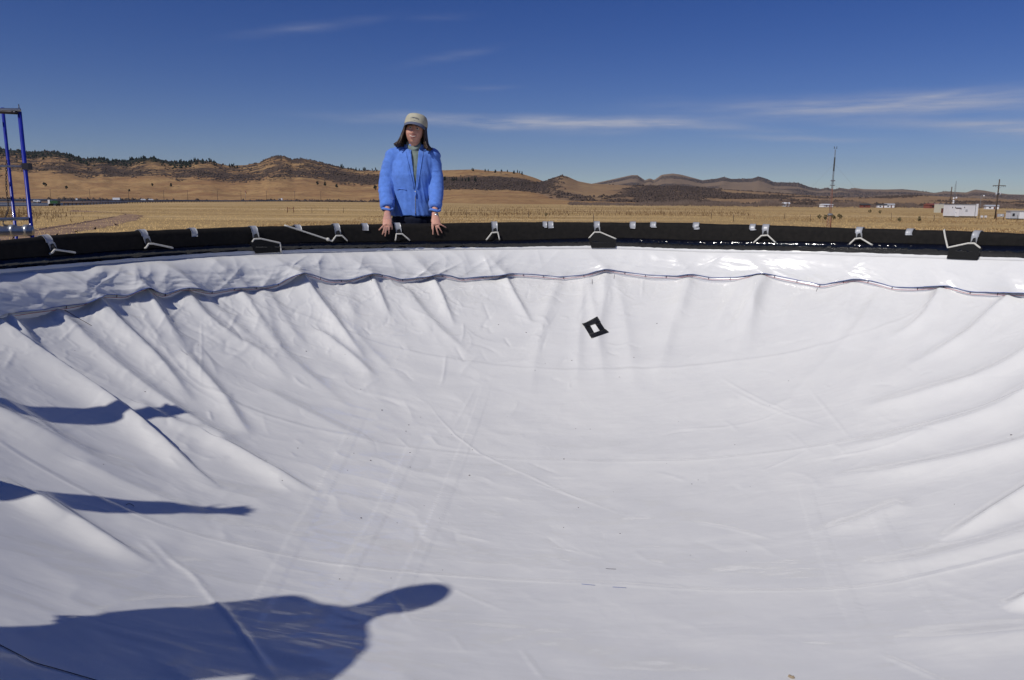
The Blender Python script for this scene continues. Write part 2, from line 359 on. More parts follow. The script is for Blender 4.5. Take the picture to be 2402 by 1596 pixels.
def hill_point(px, frac, layer_id=0):        # a spot on the hillside seen at column px, frac of the way up in range
    d = ray(px, 430.0); u = d[0]/d[1]
    fo = float(hill_foot(np.array(u))); y = (fo + (2300-fo)*frac) if layer_id == 0 else (900+1200*frac if layer_id == 1 else 2300+2900*frac)
    return np.array([u*y, y, float(terrain(np.array(u), np.array(y))[0])])

# ------------------------------------------------------------------ the tank: wall, rim, liner
ZS, DEPTH, PW, RB = 2.68, 1.0, 2.3, 3.4
def bowl0(x, y): return ZS - DEPTH*(1 - np.clip(np.hypot(x-PC[0], y-PC[1])/RB, 0, 1.3)**PW)
def on_bowl(px, py):
    d = ray(px, py); t = np.full(d.shape[:-1], .8)
    for i in range(400):
        p = CAM + d*t[..., None]; h = p[..., 2] - bowl0(p[..., 0], p[..., 1]); t = t + np.maximum(h, -.01)*.5
    return CAM + d*t[..., None]
def curve_fn(pts, r, fill=None):
    P = np.array(pts, float); p = on_cyl(P[:, 0], P[:, 1], r); a = ang_of(p); z = p[:, 2]
    a = np.concatenate([[-math.pi], a, [math.pi]]); e = fill if fill is not None else .5*(z[0]+z[-1]); 
    aa = np.concatenate([[-math.pi, a[1]-.35], a[1:-1], [a[-2]+.35, math.pi]]); zz = np.concatenate([[e, .5*(e+z[0])], z, [.5*(e+z[-1]), e]])
    qa = np.linspace(-math.pi, math.pi, 6001); qz = np.interp(qa, aa, zz); kr = np.exp(-.5*(np.arange(-30, 31)/7.5)**2); kr /= kr.sum()
    qz = np.convolve(np.pad(qz, 30, mode='edge'), kr, 'valid')
    return lambda q: np.interp((np.asarray(q)+math.pi) % (2*math.pi)-math.pi, qa, qz)
z_rim = curve_fn([(0,566),(130,553),(350,541),(600,533),(800,527),(1000,525),(1200,522),(1400,522),(1600,523),(1800,529),(2000,535),(2200,541),(2402,548)], 3.45)
z_blk = curve_fn([(0,629),(136,618),(286,605),(450,594),(586,586),(659,584.6),(800,581.5),(1000,579),(1200,577.7),(1378,574.5),(1449,575.6),(1615,582.5),(1900,587.5),(2220,597),(2402,603)], 3.445)
z_lip = curve_fn([(0,642),(136,631),(286,617),(600,597.5),(800,593),(1000,588),(1200,586),(1449,585),(1645,592.5),(1900,596.5),(2000,601),(2220,608),(2402,613)], 3.43)
k = W/2360
SEAM = [(0,722),(60,714),(130,705),(175,697),(190,682),(230,679),(270,681),(310,660),(340,672),(358,680),(400,663),(430,663),(470,673),(520,664),(600,660),(628,655),(650,640),(680,627),(715,634),(750,646),(800,645),(830,635),(850,629),(890,636),(920,645),(980,637),(1000,632),(1030,635),(1060,643),(1140,636),(1170,631),(1230,634),(1290,640),(1350,634),(1395,620),(1430,627),(1500,636),(1560,638),(1590,632),(1640,642),(1700,641),(1757,630),(1800,640),(1860,652),(1895,659),(1930,651),(1975,643),(2020,652),(2060,664),(2110,665),(2180,659),(2240,675),(2300,676),(2360,677)]
z_seam = curve_fn([(x*k, y*k) for x, y in SEAM], 3.36)

# folds of the main sheet: polylines in the photograph carried onto the sheet, amplitude (m), half width start/end (m), lee steepness
FOLDS = [
 ([(318,676),(386,768),(430,815)], .034,.050,.055,.55), ([(437,678),(443,718),(528,792),(625,843),(682,904)], .034,.06,.085,.6),
 ([(193,695),(250,754),(375,854),(452,945)], .052,.07,.085,.5), ([(-10,735),(53,790),(108,842)], .045,.06,.06,.5),
 ([(-20,770),(61,826),(150,880),(229,929),(350,1015),(446,1094),(518,1146)], .065,.10,.07,.38),
 ([(687,642),(714,683),(782,754),(853,846)], .050,.055,.075,.5), ([(864,646),(885,690),(916,750)], .036,.05,.05,.5),
 ([(1007,648),(1036,698),(1066,771)], .036,.05,.055,.5), ([(1182,648),(1207,698),(1249,766)], .034,.05,.055,.5),
 ([(757,790),(810,830),(882,890)], .026,.06,.07,.5), ([(957,691),(1010,760),(1105,838)], .024,.07,.09,.5),
 ([(1420,642),(1415,720),(1395,820)], .026,.06,.08,.7), ([(1790,645),(1770,720),(1725,830)], .026,.07,.10,.7), ([(1880,690),(1845,730),(1830,760)], .012,.04,.05,.8),
 ([(600,760),(690,860),(830,960)], .018,.07,.10,.6), ([(522,1046),(640,1105),(752,1160)], .036,.07,.07,.45), ([(100,1180),(250,1270),(362,1328)], .040,.08,.06,.45),
 ([(209,1102),(330,1150),(480,1200)], .014,.06,.08,.7), ([(340,960),(460,1020),(590,1030)], .022,.06,.08,.6), ([(450,860),(520,930),(590,1030)], .03,.06,.07,.55),
 ([(0,1150),(70,1180),(160,1230)], .03,.06,.05,.5), ([(560,690),(600,740),(640,800)], .02,.05,.06,.6), ([(640,930),(760,990),(900,1050)], .014,.07,.09,.6),
 ([(2215,672),(2190,720),(2160,760),(2080,800)], .030,.045,.06,.9), ([(2402,690),(2330,735),(2260,800),(2130,860)], .036,.05,.08,.9), ([(2450,800),(2330,880),(2200,920),(2000,960)], .032,.07,.10,.8),
 ([(2480,880),(2350,960),(2200,1010),(1950,1060)], .034,.08,.10,.8), ([(2500,1010),(2350,1060),(2150,1100),(1950,1120)], .03,.08,.10,.8),
 ([(2500,1110),(2402,1170),(2300,1230),(2206,1268)], .052,.08,.07,.6), ([(2500,1230),(2350,1280),(2180,1320),(2000,1330)], .022,.08,.10,.8), ([(2500,1380),(2420,1415),(2352,1425)], .046,.08,.06,.6),
 ([(2100,1190),(2000,1230),(1900,1250)], .016,.06,.08,.8), ([(2480,1480),(2300,1500),(2100,1500)], .02,.10,.12,.8),
 ([(2005,650),(1990,720),(1950,800)], .020,.06,.08,.8), ([(1620,650),(1605,700),(1590,760)], .014,.05,.07,.8),
]
CREASE = [   # narrow welts and creases
 ([(334,1245),(373,1282),(404,1318),(453,1348),(501,1409),(533,1437),(627,1562),(655,1610)], .008,.012), ([(320,1262),(360,1300),(400,1345)], .004,.011),
 ([(996,937),(1094,1050),(1222,1109),(1431,1200),(1530,1225)], .0045,.010), ([(1222,1525),(1278,1600)], .005,.007), ([(911,1388),(975,1475)], .004,.007), ([(1060,1490),(1095,1535)], .003,.006),
 ([(473,758),(474,840),(472,919)], .005,.006), ([(1047,830),(1040,890),(1030,910)], .006,.010), ([(1240,1130),(1330,1160),(1420,1190)], .003,.008),
 ([(1680,880),(1780,940),(1880,980)], .0045,.010), ([(1700,910),(1800,960),(1960,1010)], .004,.010), ([(1600,1225),(1700,1240),(1830,1270)], .004,.011),
 ([(2060,1530),(2130,1560),(2220,1600)], .006,.010), ([(990,1340),(1100,1400),(1200,1440)], .003,.008), ([(1890,900),(1960,990),(2010,1050)], .004,.010),
 ([(60,1180),(150,1220),(240,1260)], .005,.012), ([(0,1500),(140,1470),(330,1410),(500,1400)], .006,.012), ([(10,880),(40,840)], .006,.010), ([(360,800),(440,722)], .007,.010), ([(130,815),(200,775)], .006,.008),
 ([(1560,1010),(1750,1000),(1880,950)], .003,.010), ([(1900,1080),(2050,1060),(2200,1010)], .004,.010), ([(530,800),(560,740)], .008,.012), ([(1120,900),(1060,1010)], .003,.008),
]
S1 = np.array([(560,672),(690,728),(800,775),(1030,830),(1200,848),(1400,855),(1600,845),(1700,835),(1900,795),(2050,750),(2200,680)])*k
S2 = np.array([(300,690),(430,880),(520,925),(640,970),(850,1015),(1080,1048),(1400,1066),(1700,1055),(1900,1030),(2100,985),(2360,910)])*k
S3 = np.array([(0,1030),(100,1085),(250,1160),(390,1215),(560,1262),(800,1305),(1100,1330),(1400,1347),(1700,1365),(1850,1365),(2000,1352),(2150,1325),(2360,1280)])*k
XB = [[(1130,860),(1050,1080),(930,1350),(850,1500)], [(1290,690),(1210,820),(1130,860)], [(850,915),(720,1165),(590,1405),(520,1520)], [(970,985),(870,1190),(740,1410)],
      [(1845,1090),(1890,1240),(1960,1400),(2040,1540)], [(1990,1130),(2080,1290),(2130,1370),(2230,1490)], [(620,740),(480,800),(390,860),(270,930),(120,1000),(-40,1050)]]
XB = [np.array(q, float)*k for q in XB]
def plan(pts): p = on_bowl(np.array(pts, float)[:, 0], np.array(pts, float)[:, 1]); return p[:, :2]
FOLDP = [(plan(p), a, w0, w1, le) for p, a, w0, w1, le in FOLDS]
for i in range(64):                          # lesser random folds hanging from the rest of the rim
    a = RNG.uniform(-math.pi, math.pi); L = RNG.uniform(.35, 1.5); sh = RNG.uniform(-.35, .35)
    vis = -1.2 < a < 1.1
    A = RNG.uniform(.006, .018) if vis else RNG.uniform(.015, .04)
    r = np.linspace(3.33, 3.33-L, 4); aa = a + sh*np.linspace(0, 1, 4)*L/3
    FOLDP.append((np.stack([PC[0]+r*np.sin(aa), PC[1]+r*np.cos(aa)], -1), A, RNG.uniform(.04, .08), RNG.uniform(.06, .11), .7))
CRP = [(plan(p), a, w) for p, a, w in CREASE]
SEAMP = [plan(s) for s in (S1, S2, S3)]; XBP = [plan(s) for s in XB]
for i in range(330):                         # short sharp creases, thickest towards the left and under the seam
    if i < 190: r0 = 3.33-abs(RNG.normal(0, .55)); a0 = RNG.uniform(-1.35, .2)
    else: r0 = 3.3*math.sqrt(RNG.random()); a0 = RNG.uniform(-1.5, 1.3)
    L = RNG.uniform(.06, .34); th = a0+RNG.normal(0, .9)+(math.pi/2 if RNG.random() < .35 else 0); x0, y0 = PC[0]+r0*math.sin(a0), PC[1]+r0*math.cos(a0); d_ = np.array([math.sin(th), math.cos(th)])*L; bend = RNG.normal(0, .12)*L
    CRP.append((np.array([[x0, y0], [x0+d_[0]*.5+d_[1]*bend/L, y0+d_[1]*.5-d_[0]*bend/L], [x0+d_[0], y0+d_[1]]]), RNG.uniform(.0015, .005)*(1.5 if i < 190 else .8)*RNG.choice([1, -1]), RNG.uniform(.009, .02)))
def poly_dist(x, y, P):
    best = np.full(x.shape, 1e9); sg = np.zeros(x.shape); tt = np.zeros(x.shape)
    seg = np.linalg.norm(np.diff(P, axis=0), axis=1); cum = np.concatenate([[0], np.cumsum(seg)]); T = cum[-1]
    for i in range(len(P)-1):
        d = P[i+1]-P[i]; l2 = d @ d; t0 = ((x-P[i, 0])*d[0]+(y-P[i, 1])*d[1])/l2; t = np.clip(t0, 0, 1)
        qx = x-P[i, 0]-t*d[0]; qy = y-P[i, 1]-t*d[1]; dist = np.hypot(qx, qy); m = dist < best
        best = np.where(m, dist, best); n = np.array([d[1], -d[0]])/math.sqrt(l2)
        sg = np.where(m, np.sign((x-P[i, 0])*n[0]+(y-P[i, 1])*n[1]), sg); tt = np.where(m, (cum[i]+t*seg[i])/T, tt)
    d = P[-1]-P[0]; n = np.array([d[1], -d[0]]); lee = np.sign(n @ LD[:2]) or 1
    return best, sg*lee, tt
def smoothpoly(P, n=3):
    for _ in range(n):
        Q = [P[0]]
        for a, b in zip(P[:-1], P[1:]): Q += [.75*a+.25*b, .25*a+.75*b]
        P = np.array(Q+[P[-1]])
    return P
FOLDP = [(smoothpoly(p, 2), *q) for p, *q in FOLDP]; CRP = [(smoothpoly(p, 1), *q) for p, *q in CRP]; SEAMP = [smoothpoly(p, 2) for p in SEAMP]; XBP = [smoothpoly(p, 1) for p in XBP]
def local(x, y, P, pad):
    m = (x > P[:, 0].min()-pad) & (x < P[:, 0].max()+pad) & (y > P[:, 1].min()-pad) & (y < P[:, 1].max()+pad); return m
def bowl_z(x, y):
    x = np.asarray(x, float); y = np.asarray(y, float); z = bowl0(x, y); r = np.hypot(x-PC[0], y-PC[1]); a = np.arctan2(x-PC[0], y-PC[1])
    re_ = 3.36-edge_in(a); z = z + (z_seam(a) - .012 - ZS)*np.exp(-np.clip(re_-r, 0, 9)/.14)*.92 + edge_in(a)*.72*np.exp(-np.clip(re_-r, 0, 9)/.35)
    left = sstep(1.2, -1.6, x)
    for P, A, w0, w1, le in FOLDP:
        A = A*(1.02 if P[0, 0] < 1.0 else 1.2); w0, w1 = w0*.82, w1*.82; le = le if le < .4 else min(1, le*1.4)
        m = local(x, y, P, .45)
        if not m.any(): continue
        d, sg, t = poly_dist(x[m], y[m], P); w = w0+(w1-w0)*t; w = np.where(sg > 0, w*le, w*1.25)
        env = np.clip((1-t)*2.6, 0, 1)**.8*np.interp(t, [0, .15, 1], [.85, 1, .75])
        z[m] += A*env*np.exp(-(d/w)**1.65*(1+.5*t))
    for P, A, w in CRP:
        m = local(x, y, P, .06)
        if not m.any(): continue
        d, sg, t = poly_dist(x[m], y[m], P); z[m] += A*np.minimum(1, np.minimum(t, 1-t)*4)*np.exp(-(d/w)**1.5)*.62
    for i, P in enumerate(SEAMP):            # sheet overlaps: a small step, the free edge standing proud
        m = local(x, y, P, .6)
        d, sg, t = poly_dist(x[m], y[m], P); s = -sg*d
        z[m] += np.where(s > 0, .0035*np.exp(-s/.22), 0)*sstep(0, .012, s) + .0035*np.exp(-(s/.012)**2) + (.006, .010, .014)[i]*np.exp(-((s+.10)/.14)**2)*.5
    for P in XBP:                            # welded bands, 6 cm wide
        m = local(x, y, P, .12)
        d, sg, t = poly_dist(x[m], y[m], P); z[m] += .0017*sstep(.036, .030, d)*np.clip(np.minimum(t, 1-t)*5, 0, 1)
    n1 = fbm(x*1.3, y*1.7, 51, 3)-.5; n2 = 1-np.abs(2*fbm(x*2.6+n1*2, y*4.2+n1, 61, 3)-1); n3 = 1-np.abs(2*fbm(x*9+n1*3, y*12, 71, 3)-1)
    z += n1*.024 + (n2-.7)*(.003+.006*left) + np.maximum(n3-.80, 0)*(.002+.008*left*sstep(2.2, 3.3, r)+.008*sstep(2.9, 3.35, r))
    return z
# polar grid, denser where the camera looks
an = np.concatenate([np.linspace(-2.0, 2.1, 1750), np.linspace(2.1, 2*math.pi-2.0, 260)[1:-1]])
rs = np.concatenate([np.linspace(.0005, 3.0, 290), np.linspace(3.0, 3.362, 52)[1:]])
def edge_in(a_): return .075*sstep(.1, -.9, (np.asarray(a_)+math.pi) % (2*math.pi)-math.pi)   # the sheet hangs a little further in along the left
A_, R_ = np.meshgrid(an, rs, indexing='ij'); R_ = R_ - edge_in(A_)*sstep(2.2, 3.36, R_); X_ = PC[0]+R_*np.sin(A_); Y_ = PC[1]+R_*np.cos(A_)
liner = thing('pool_liner', 'huge white vinyl liner hanging as a bowl inside the black rimmed tank', 'liner', (PC[0], PC[1], 1.68))
sheet = grid_obj('main_sheet', np.stack([X_, Y_, bowl_z(X_, Y_)], -1), M_LINER, liner, cu=True, flip=False)

# upper skirt of the liner, hanging over the top of the main sheet
def ring_strip(name, a, rows, m, parent, closed=True):
    P = np.stack([pol(a, r if np.ndim(r) else np.full_like(a, r), z) for r, z in rows], 1); return grid_obj(name, P, m, parent, cu=closed)
aw = np.concatenate([np.linspace(-1.45, 1.25, 1500), np.linspace(1.25, 2*math.pi-1.45, 200)[1:-1]])
peak = z_seam(aw); mean = np.convolve(np.pad(z_seam(np.linspace(-math.pi, math.pi, 2000)), 60, mode='wrap'), np.ones(121)/121, 'valid')
sm = np.interp((aw+math.pi) % (2*math.pi)-math.pi, np.linspace(-math.pi, math.pi, len(mean)), mean)
sc_ = np.clip((peak-sm)/.03, -1, 1)          # +1 where both layers are gathered at a peak, -1 in a hanging trough
leftA = sstep(.1, -.9, aw)
rows = []
PEAKS = [(float(ang_of(on_cyl(np.array(float(q)), np.array(640.), 3.36))), w_) for q, w_ in ((-60,.03),(60,.02),(193,.040),(318,.034),(437,.032),(560,.014),(690,.036),(864,.026),(1007,.030),(1182,.028),(1420,.016),(1620,.010),(1790,.014),(2005,.012),(2215,.014),(2402,.02))]
WRINK = [(RNG.uniform(-1.35, -.15) if i < 70 else RNG.uniform(-.3, 1.2), RNG.uniform(.004, .012)*(1 if i < 70 else .35), RNG.uniform(.006, .02), RNG.uniform(-.12, .10), RNG.uniform(.1, .9)) for i in range(110)]
NV = 40
for j in range(NV):
    v = j/(NV-1); zt = z_lip(aw); zb = z_seam(aw)+.006
    r = 3.434 - (.078+edge_in(aw))*v**(.85-.33*leftA) - .010*np.sin(v*math.pi)*(1-sc_)*.6 - (.002+.014*leftA)*np.clip(-sc_+.2, 0, 1.2)*v**3*.5
    n = fbm(aw*9-v*1.3, v*2.0+np.zeros_like(aw), 81, 4)-.5; n2 = 1-np.abs(2*fbm(aw*22-v*2.2, v*3.1+aw, 91, 4)-1)
    r = r - (n*(.018+.008*leftA) + (n2-.72)*(.003+.014*leftA))*math.sin(min(1, v*1.25)*math.pi*.5)*(1-.25*v)
    for ap, amp in PEAKS:                    # the folds of the sheet run on up through the seam, leaning left
        dd = aw-(ap-.052*(1-v)); r = r - 1.85*amp*(.30+.70*v)*math.sin(min(1, v*2.2+.1)*math.pi/2)*np.exp(-np.abs(dd/np.where(dd < 0, .046, .017))**1.6)
    for ap, amp, wd, sl, v0 in WRINK:
        dd = aw-(ap+sl*(v-.5)); r = r - amp*np.exp(-np.abs(dd/wd)**1.3)*math.exp(-((v-v0)/.35)**2)
    ruff = .004*np.sin(aw*140)*sstep(.8, 1, v)*np.clip(-sc_, 0, 1)
    rows.append((r+ruff, zt+(zb-zt)*v + (n2-.7)*.006*v))
ring_strip('skirt', aw, rows, M_LINER, liner)
# narrow lip above the skirt
nl = fbm(aw*30, aw*0, 95, 3)-.5
ring_strip('lip', aw, [(3.447, z_blk(aw)+.004*nl), (3.441+.004*nl, z_blk(aw)-.006), (3.438+.006*nl, z_lip(aw)+.004), (3.446, z_lip(aw)-.02)], M_LINER, liner)
# printed hem between skirt and sheet
zr = z_seam(aw)-.011; hem_r = 3.3545-edge_in(aw)+.002*np.sin(aw*55)
ring_strip('hem', aw, [(3.366-edge_in(aw), z_seam(aw)+.012), (hem_r, z_seam(aw)-.004), (hem_r-.002, zr), (3.360-edge_in(aw), zr-.012), (3.368-edge_in(aw), zr-.07)], M_SEAM, liner)
rad_edge = rows[-1][0]
av = np.linspace(-1.3, 1.15, 900); q = lambda f: np.interp(av, aw[:1500], f[:1500])
MB().tube(pol(av, 1, 0)*0 + np.stack([PC[0]+(q(rad_edge)-.003)*np.sin(av), PC[1]+(q(rad_edge)-.003)*np.cos(av), q(rows[-1][1])], -1), .0017, 5).build('blue_edge', M_BLUELINE, liner)
MB().tube(np.stack([PC[0]+(q(hem_r)-.006)*np.sin(av), PC[1]+(q(hem_r)-.006)*np.cos(av), q(zr)-.001], -1), .0013, 5).build('red_edge', M_REDLINE, liner)
tick = MB()
for a0 in np.arange(-1.2, 1.1, .052):
    f = lambda arr: float(np.interp(a0, aw[:1500], arr[:1500])); r0 = f(hem_r)-.006
    tick.tube([(PC[0]+r0*math.sin(a0), PC[1]+r0*math.cos(a0), f(zr)), (PC[0]+r0*math.sin(a0+.001), PC[1]+r0*math.cos(a0+.001), f(z_seam(aw))+.004)], .0022, 5)
tag(tick.build('tick_marks', M_INK, liner), kind='stuff')
# bits of blown dirt, stray threads and marker dashes lying on the sheet
dirt = MB()
for i in range(80):
    r = 3.1*math.sqrt(RNG.random()); a = RNG.uniform(-1.9, 1.9); x, y = PC[0]+r*math.sin(a), PC[1]+r*math.cos(a); s = RNG.choice([.0014, .002, .003])*RNG.uniform(.7, 1.3)
    dirt.ell((x, y, float(bowl_z(np.array([x]), np.array([y]))[0])+s*.4), (s*RNG.uniform(1, 2.2), s, s*.6), 6, 4)
tag(dirt.build('dirt_specks', M_INK, liner), kind='stuff')
def on_disp(px, py):                          # photograph direction meets the folded sheet
    p = on_bowl(px, py); d = ray(px, py); t = np.linalg.norm(p-CAM, axis=-1)
    for _ in range(14): p = CAM + d*t[..., None]; t = t + (p[..., 2]-bowl_z(p[..., 0].ravel(), p[..., 1].ravel()).reshape(t.shape))*.8
    return CAM + d*t[..., None]
def on_sheet(pts, off=.004): p = on_disp(np.array(pts, float)[:, 0], np.array(pts, float)[:, 1]); p[:, 2] += off; return p
for nm, pts, mt, rr in (('pen_mark', [(1364,1371),(1396,1374)], M_BLUELINE, .0007), ('pen_mark', [(1437,1378),(1469,1380)], M_BLUELINE, .0007), ('pen_mark', [(1421,1335),(1445,1336)], M_INK, .0007),
                        ('loose_thread', [(296,1186),(301,1182),(309,1184),(315,1189)], M_INK, .001), ('loose_thread', [(0,1514),(60,1545),(80,1556),(140,1572),(235,1600)], M_INK, .0012), ('loose_thread', [(1851,1587),(1857,1591),(1862,1590)], M_PLANK, .006),
                        ('loose_thread', [(130,714),(168,738),(215,765)], M_INK, .0015), ('loose_thread', [(866,644),(872,660)], M_INK, .0015), ('loose_thread', [(1389,656),(1389,668)], M_INK, .0014), ('loose_thread', [(1442,640),(1440,655)], M_INK, .0014), ('loose_thread', [(1918,676),(1914,685)], M_INK, .0014)):
    MB().tube(on_sheet(smoothpoly(np.array(pts, float), 2) if len(pts) > 2 else pts, .002), rr, 5).build(nm, mt, liner)
rezero(liner)

# black tape square stuck on the sheet
sq = thing('tape_square', 'open square of four black tape strips stuck on the white liner', 'tape mark')
zq = lambda x, y: (1340+x/15.68, 720+y/15.68)
for i, Q in enumerate([[(390,680),(955,372),(1080,575),(475,780)], [(650,1040),(1250,832),(1385,950),(745,1178)], [(495,765),(690,690),(862,995),(662,1035)], [(880,640),(1075,585),(1245,840),(1062,915)]]):
    c = [np.array(zq(*p)) for p in Q]; G = []
    for s in np.linspace(0, 1, 10):
        G.append([(c[0]*(1-t)+c[3]*t)*(1-s)+(c[1]*(1-t)+c[2]*t)*s for t in np.linspace(0, 1, 5)])
    G = np.array(G); p = on_disp(G[..., 0], G[..., 1]); zz = p[..., 2] + .0025+.0022*(i < 2)
    curl = .010*np.exp(-np.linspace(0, 1, 10)*7)[:, None]*(i == 0)
    top = np.stack([p[..., 0], p[..., 1], zz+curl], -1); bot = top - np.array([0, 0, .0014])
    n, m2 = top.shape[:2]; V = np.concatenate([top.reshape(-1, 3), bot.reshape(-1, 3)]); Fa = grid_faces(n, m2); Fl = Fa.tolist() + (Fa[:, ::-1]+n*m2).tolist()
    rim = [j for j in range(m2)] + [i2*m2+m2-1 for i2 in range(1, n)] + [(n-1)*m2+j for j in range(m2-2, -1, -1)] + [i2*m2 for i2 in range(n-2, 0, -1)]
    Fl += [[rim[a2], rim[(a2+1) % len(rim)], rim[(a2+1) % len(rim)]+n*m2, rim[a2]+n*m2] for a2 in range(len(rim))]
    mesh_np('tape_strip', V, Fl, M_BTAPE, sq)
cpt = on_bowl(np.array(1397.0), np.array(769.0)); sq.location = cpt; rezero(sq)

# tank wall and rim
tank = thing('tank', 'round raised tank with a black padded rim', 'tank', (PC[0], PC[1], 0))
ac = np.linspace(-math.pi, math.pi, 2400, endpoint=False)
wob1 = fbm(ac*8, ac*0, 31, 4)-.5; wob2 = fbm(ac*26, ac*0+3, 33, 3)-.5
zt = z_rim(ac) + .010*wob1 + .004*wob2; zbk = z_blk(ac)
zgl = zbk + np.interp(ac, [-math.pi, -.5, -.1, .2, 1.2, math.pi], [.045, .045, .05, .065, .07, .06])   # glossy strip above the liner edge
prof = []
for tt_ in np.linspace(0, 1, 9):
    an_ = math.pi*tt_; prof.append((3.483+.033*math.cos(an_), zt-.033+.033*math.sin(an_)))
rows = [(3.516, np.full_like(ac, 2.3)), (3.516, zt-.3)] + prof + [(3.4505-.006*wob1, zt*.55+zgl*.45), (3.449-.008*wob1, zgl-.01)]
ring_strip('rim_cover', ac, rows, M_BLACK, tank)
wr = 1-np.abs(2*fbm(ac*38, ac*5, 35, 3)-1)
ring_strip('plastic_strip', ac, [(3.452, zgl+.004), (3.442-.006*wr, zgl-.004), (3.438-.012*wr, zgl*.7+zbk*.3), (3.434-.014*np.roll(wr, 5), zgl*.35+zbk*.65), (3.437-.006*wr, zbk+.006), (3.452, zbk-.03)], M_PLAST, tank)
cor = 3.508+.010*np.sin(ac*150)
ring_strip('wall', ac, [(cor, np.zeros_like(ac)), (cor, np.full_like(ac, 2.42))], M_TANK, tank)
ring_strip('inner_wall', ac, [(3.47, np.full_like(ac, 2.9)), (3.47, np.zeros_like(ac))], M_TANK, tank)
def wall_patch(px4, off=.004, thick=.002, over=False, ns=8, nt=4, r=3.4495):
    """a thin strip lying on the inner face of the rim: corners in the photograph, top left, top right, bottom right, bottom left"""
    c = [np.array(p, float) for p in px4]; G = np.array([[(c[0]*(1-t)+c[1]*t)*(1-s)+(c[3]*(1-t)+c[2]*t)*s for t in np.linspace(0, 1, nt)] for s in np.linspace(0, 1, ns)])
    P = on_cyl(G[..., 0], G[..., 1], r); a = ang_of(P); rr = np.hypot(P[..., 0]-PC[0], P[..., 1]-PC[1]); z = P[..., 2]
    zl = z_rim(a)
    if over:                                  # goes on over the rounded top and down the outside
        ext = [(3.4495, zl[0]-.034), (3.452, zl[0]-.018), (3.466, zl[0]-.003), (3.483, zl[0]), (3.505, zl[0]-.006), (3.515, zl[0]-.03), (3.516, zl[0]-.12)][::-1]
        keep = z[:, 0] < zl[0, 0]-.036
        da = a[0]
        E = np.array([[[ra, da[j], zz[j]] for j in range(nt)] for ra, zz in ext]); In = np.stack([np.full_like(z, r), a, z], -1)[keep]
        Q = np.concatenate([E, In])
    else: Q = np.stack([np.full_like(z, r), a, np.minimum(z, zl-.012)], -1)
    if not over: Q[..., 0] += np.maximum(0, .018-(zl-Q[..., 2]))*.4
    def cart(Q, o):
        R = Q[..., 0].copy(); zz = Q[..., 2].copy()
        up = np.clip(((Q[..., 0]-3.452)/.02), 0, 1)*np.clip((3.516-Q[..., 0])/.012, 0, 1) if over else 0*R
        outer = (Q[..., 0] > 3.5) if over else np.zeros_like(R, bool)
        R = R - np.where(outer, -o, o*(1-up)); zz = zz + o*up
        return np.stack([PC[0]+R*np.sin(Q[..., 1]), PC[1]+R*np.cos(Q[..., 1]), zz], -1)
    A = cart(Q, off+thick); B = cart(Q, off); n, m_ = A.shape[:2]
    V = np.concatenate([A.reshape(-1, 3), B.reshape(-1, 3)]); Fa = grid_faces(n, m_); Fl = Fa[:, ::-1].tolist() + (Fa+n*m_).tolist()
    rim = [j for j in range(m_)] + [i*m_+m_-1 for i in range(1, n)] + [(n-1)*m_+j for j in range(m_-2, -1, -1)] + [i*m_ for i in range(n-2, 0, -1)]
    Fl += [[rim[i], rim[(i+1) % len(rim)], rim[(i+1) % len(rim)]+n*m_, rim[i]+n*m_] for i in range(len(rim))]
    return V, Fl
for Q in [[(448,532),(462,532),(463,555),(449,556)], [(693,525),(707,526),(706,542),(692,541)], [(850,525),(864,525),(864,541),(850,541)], [(1273,524),(1283,524),(1283,534),(1277,535)], [(1285,523),(1298,523),(1299,535),(1286,536)],
          [(1477,524),(1491,525),(1490,537),(1478,536)], [(1525,522),(1539,522),(1541,534),(1527,534)], [(1625,524),(1640,522),(1641,538),(1628,539)], [(1758,526),(1772,524),(1774,540),(1760,541)], [(2125,534),(2141,534),(2141,552),(2124,552)]]:
    V, Fl = wall_patch(Q, .005, .002, over=True, ns=10); mesh_np('tape_patch', V, Fl, M_TAPE, tank)
rezero(tank)
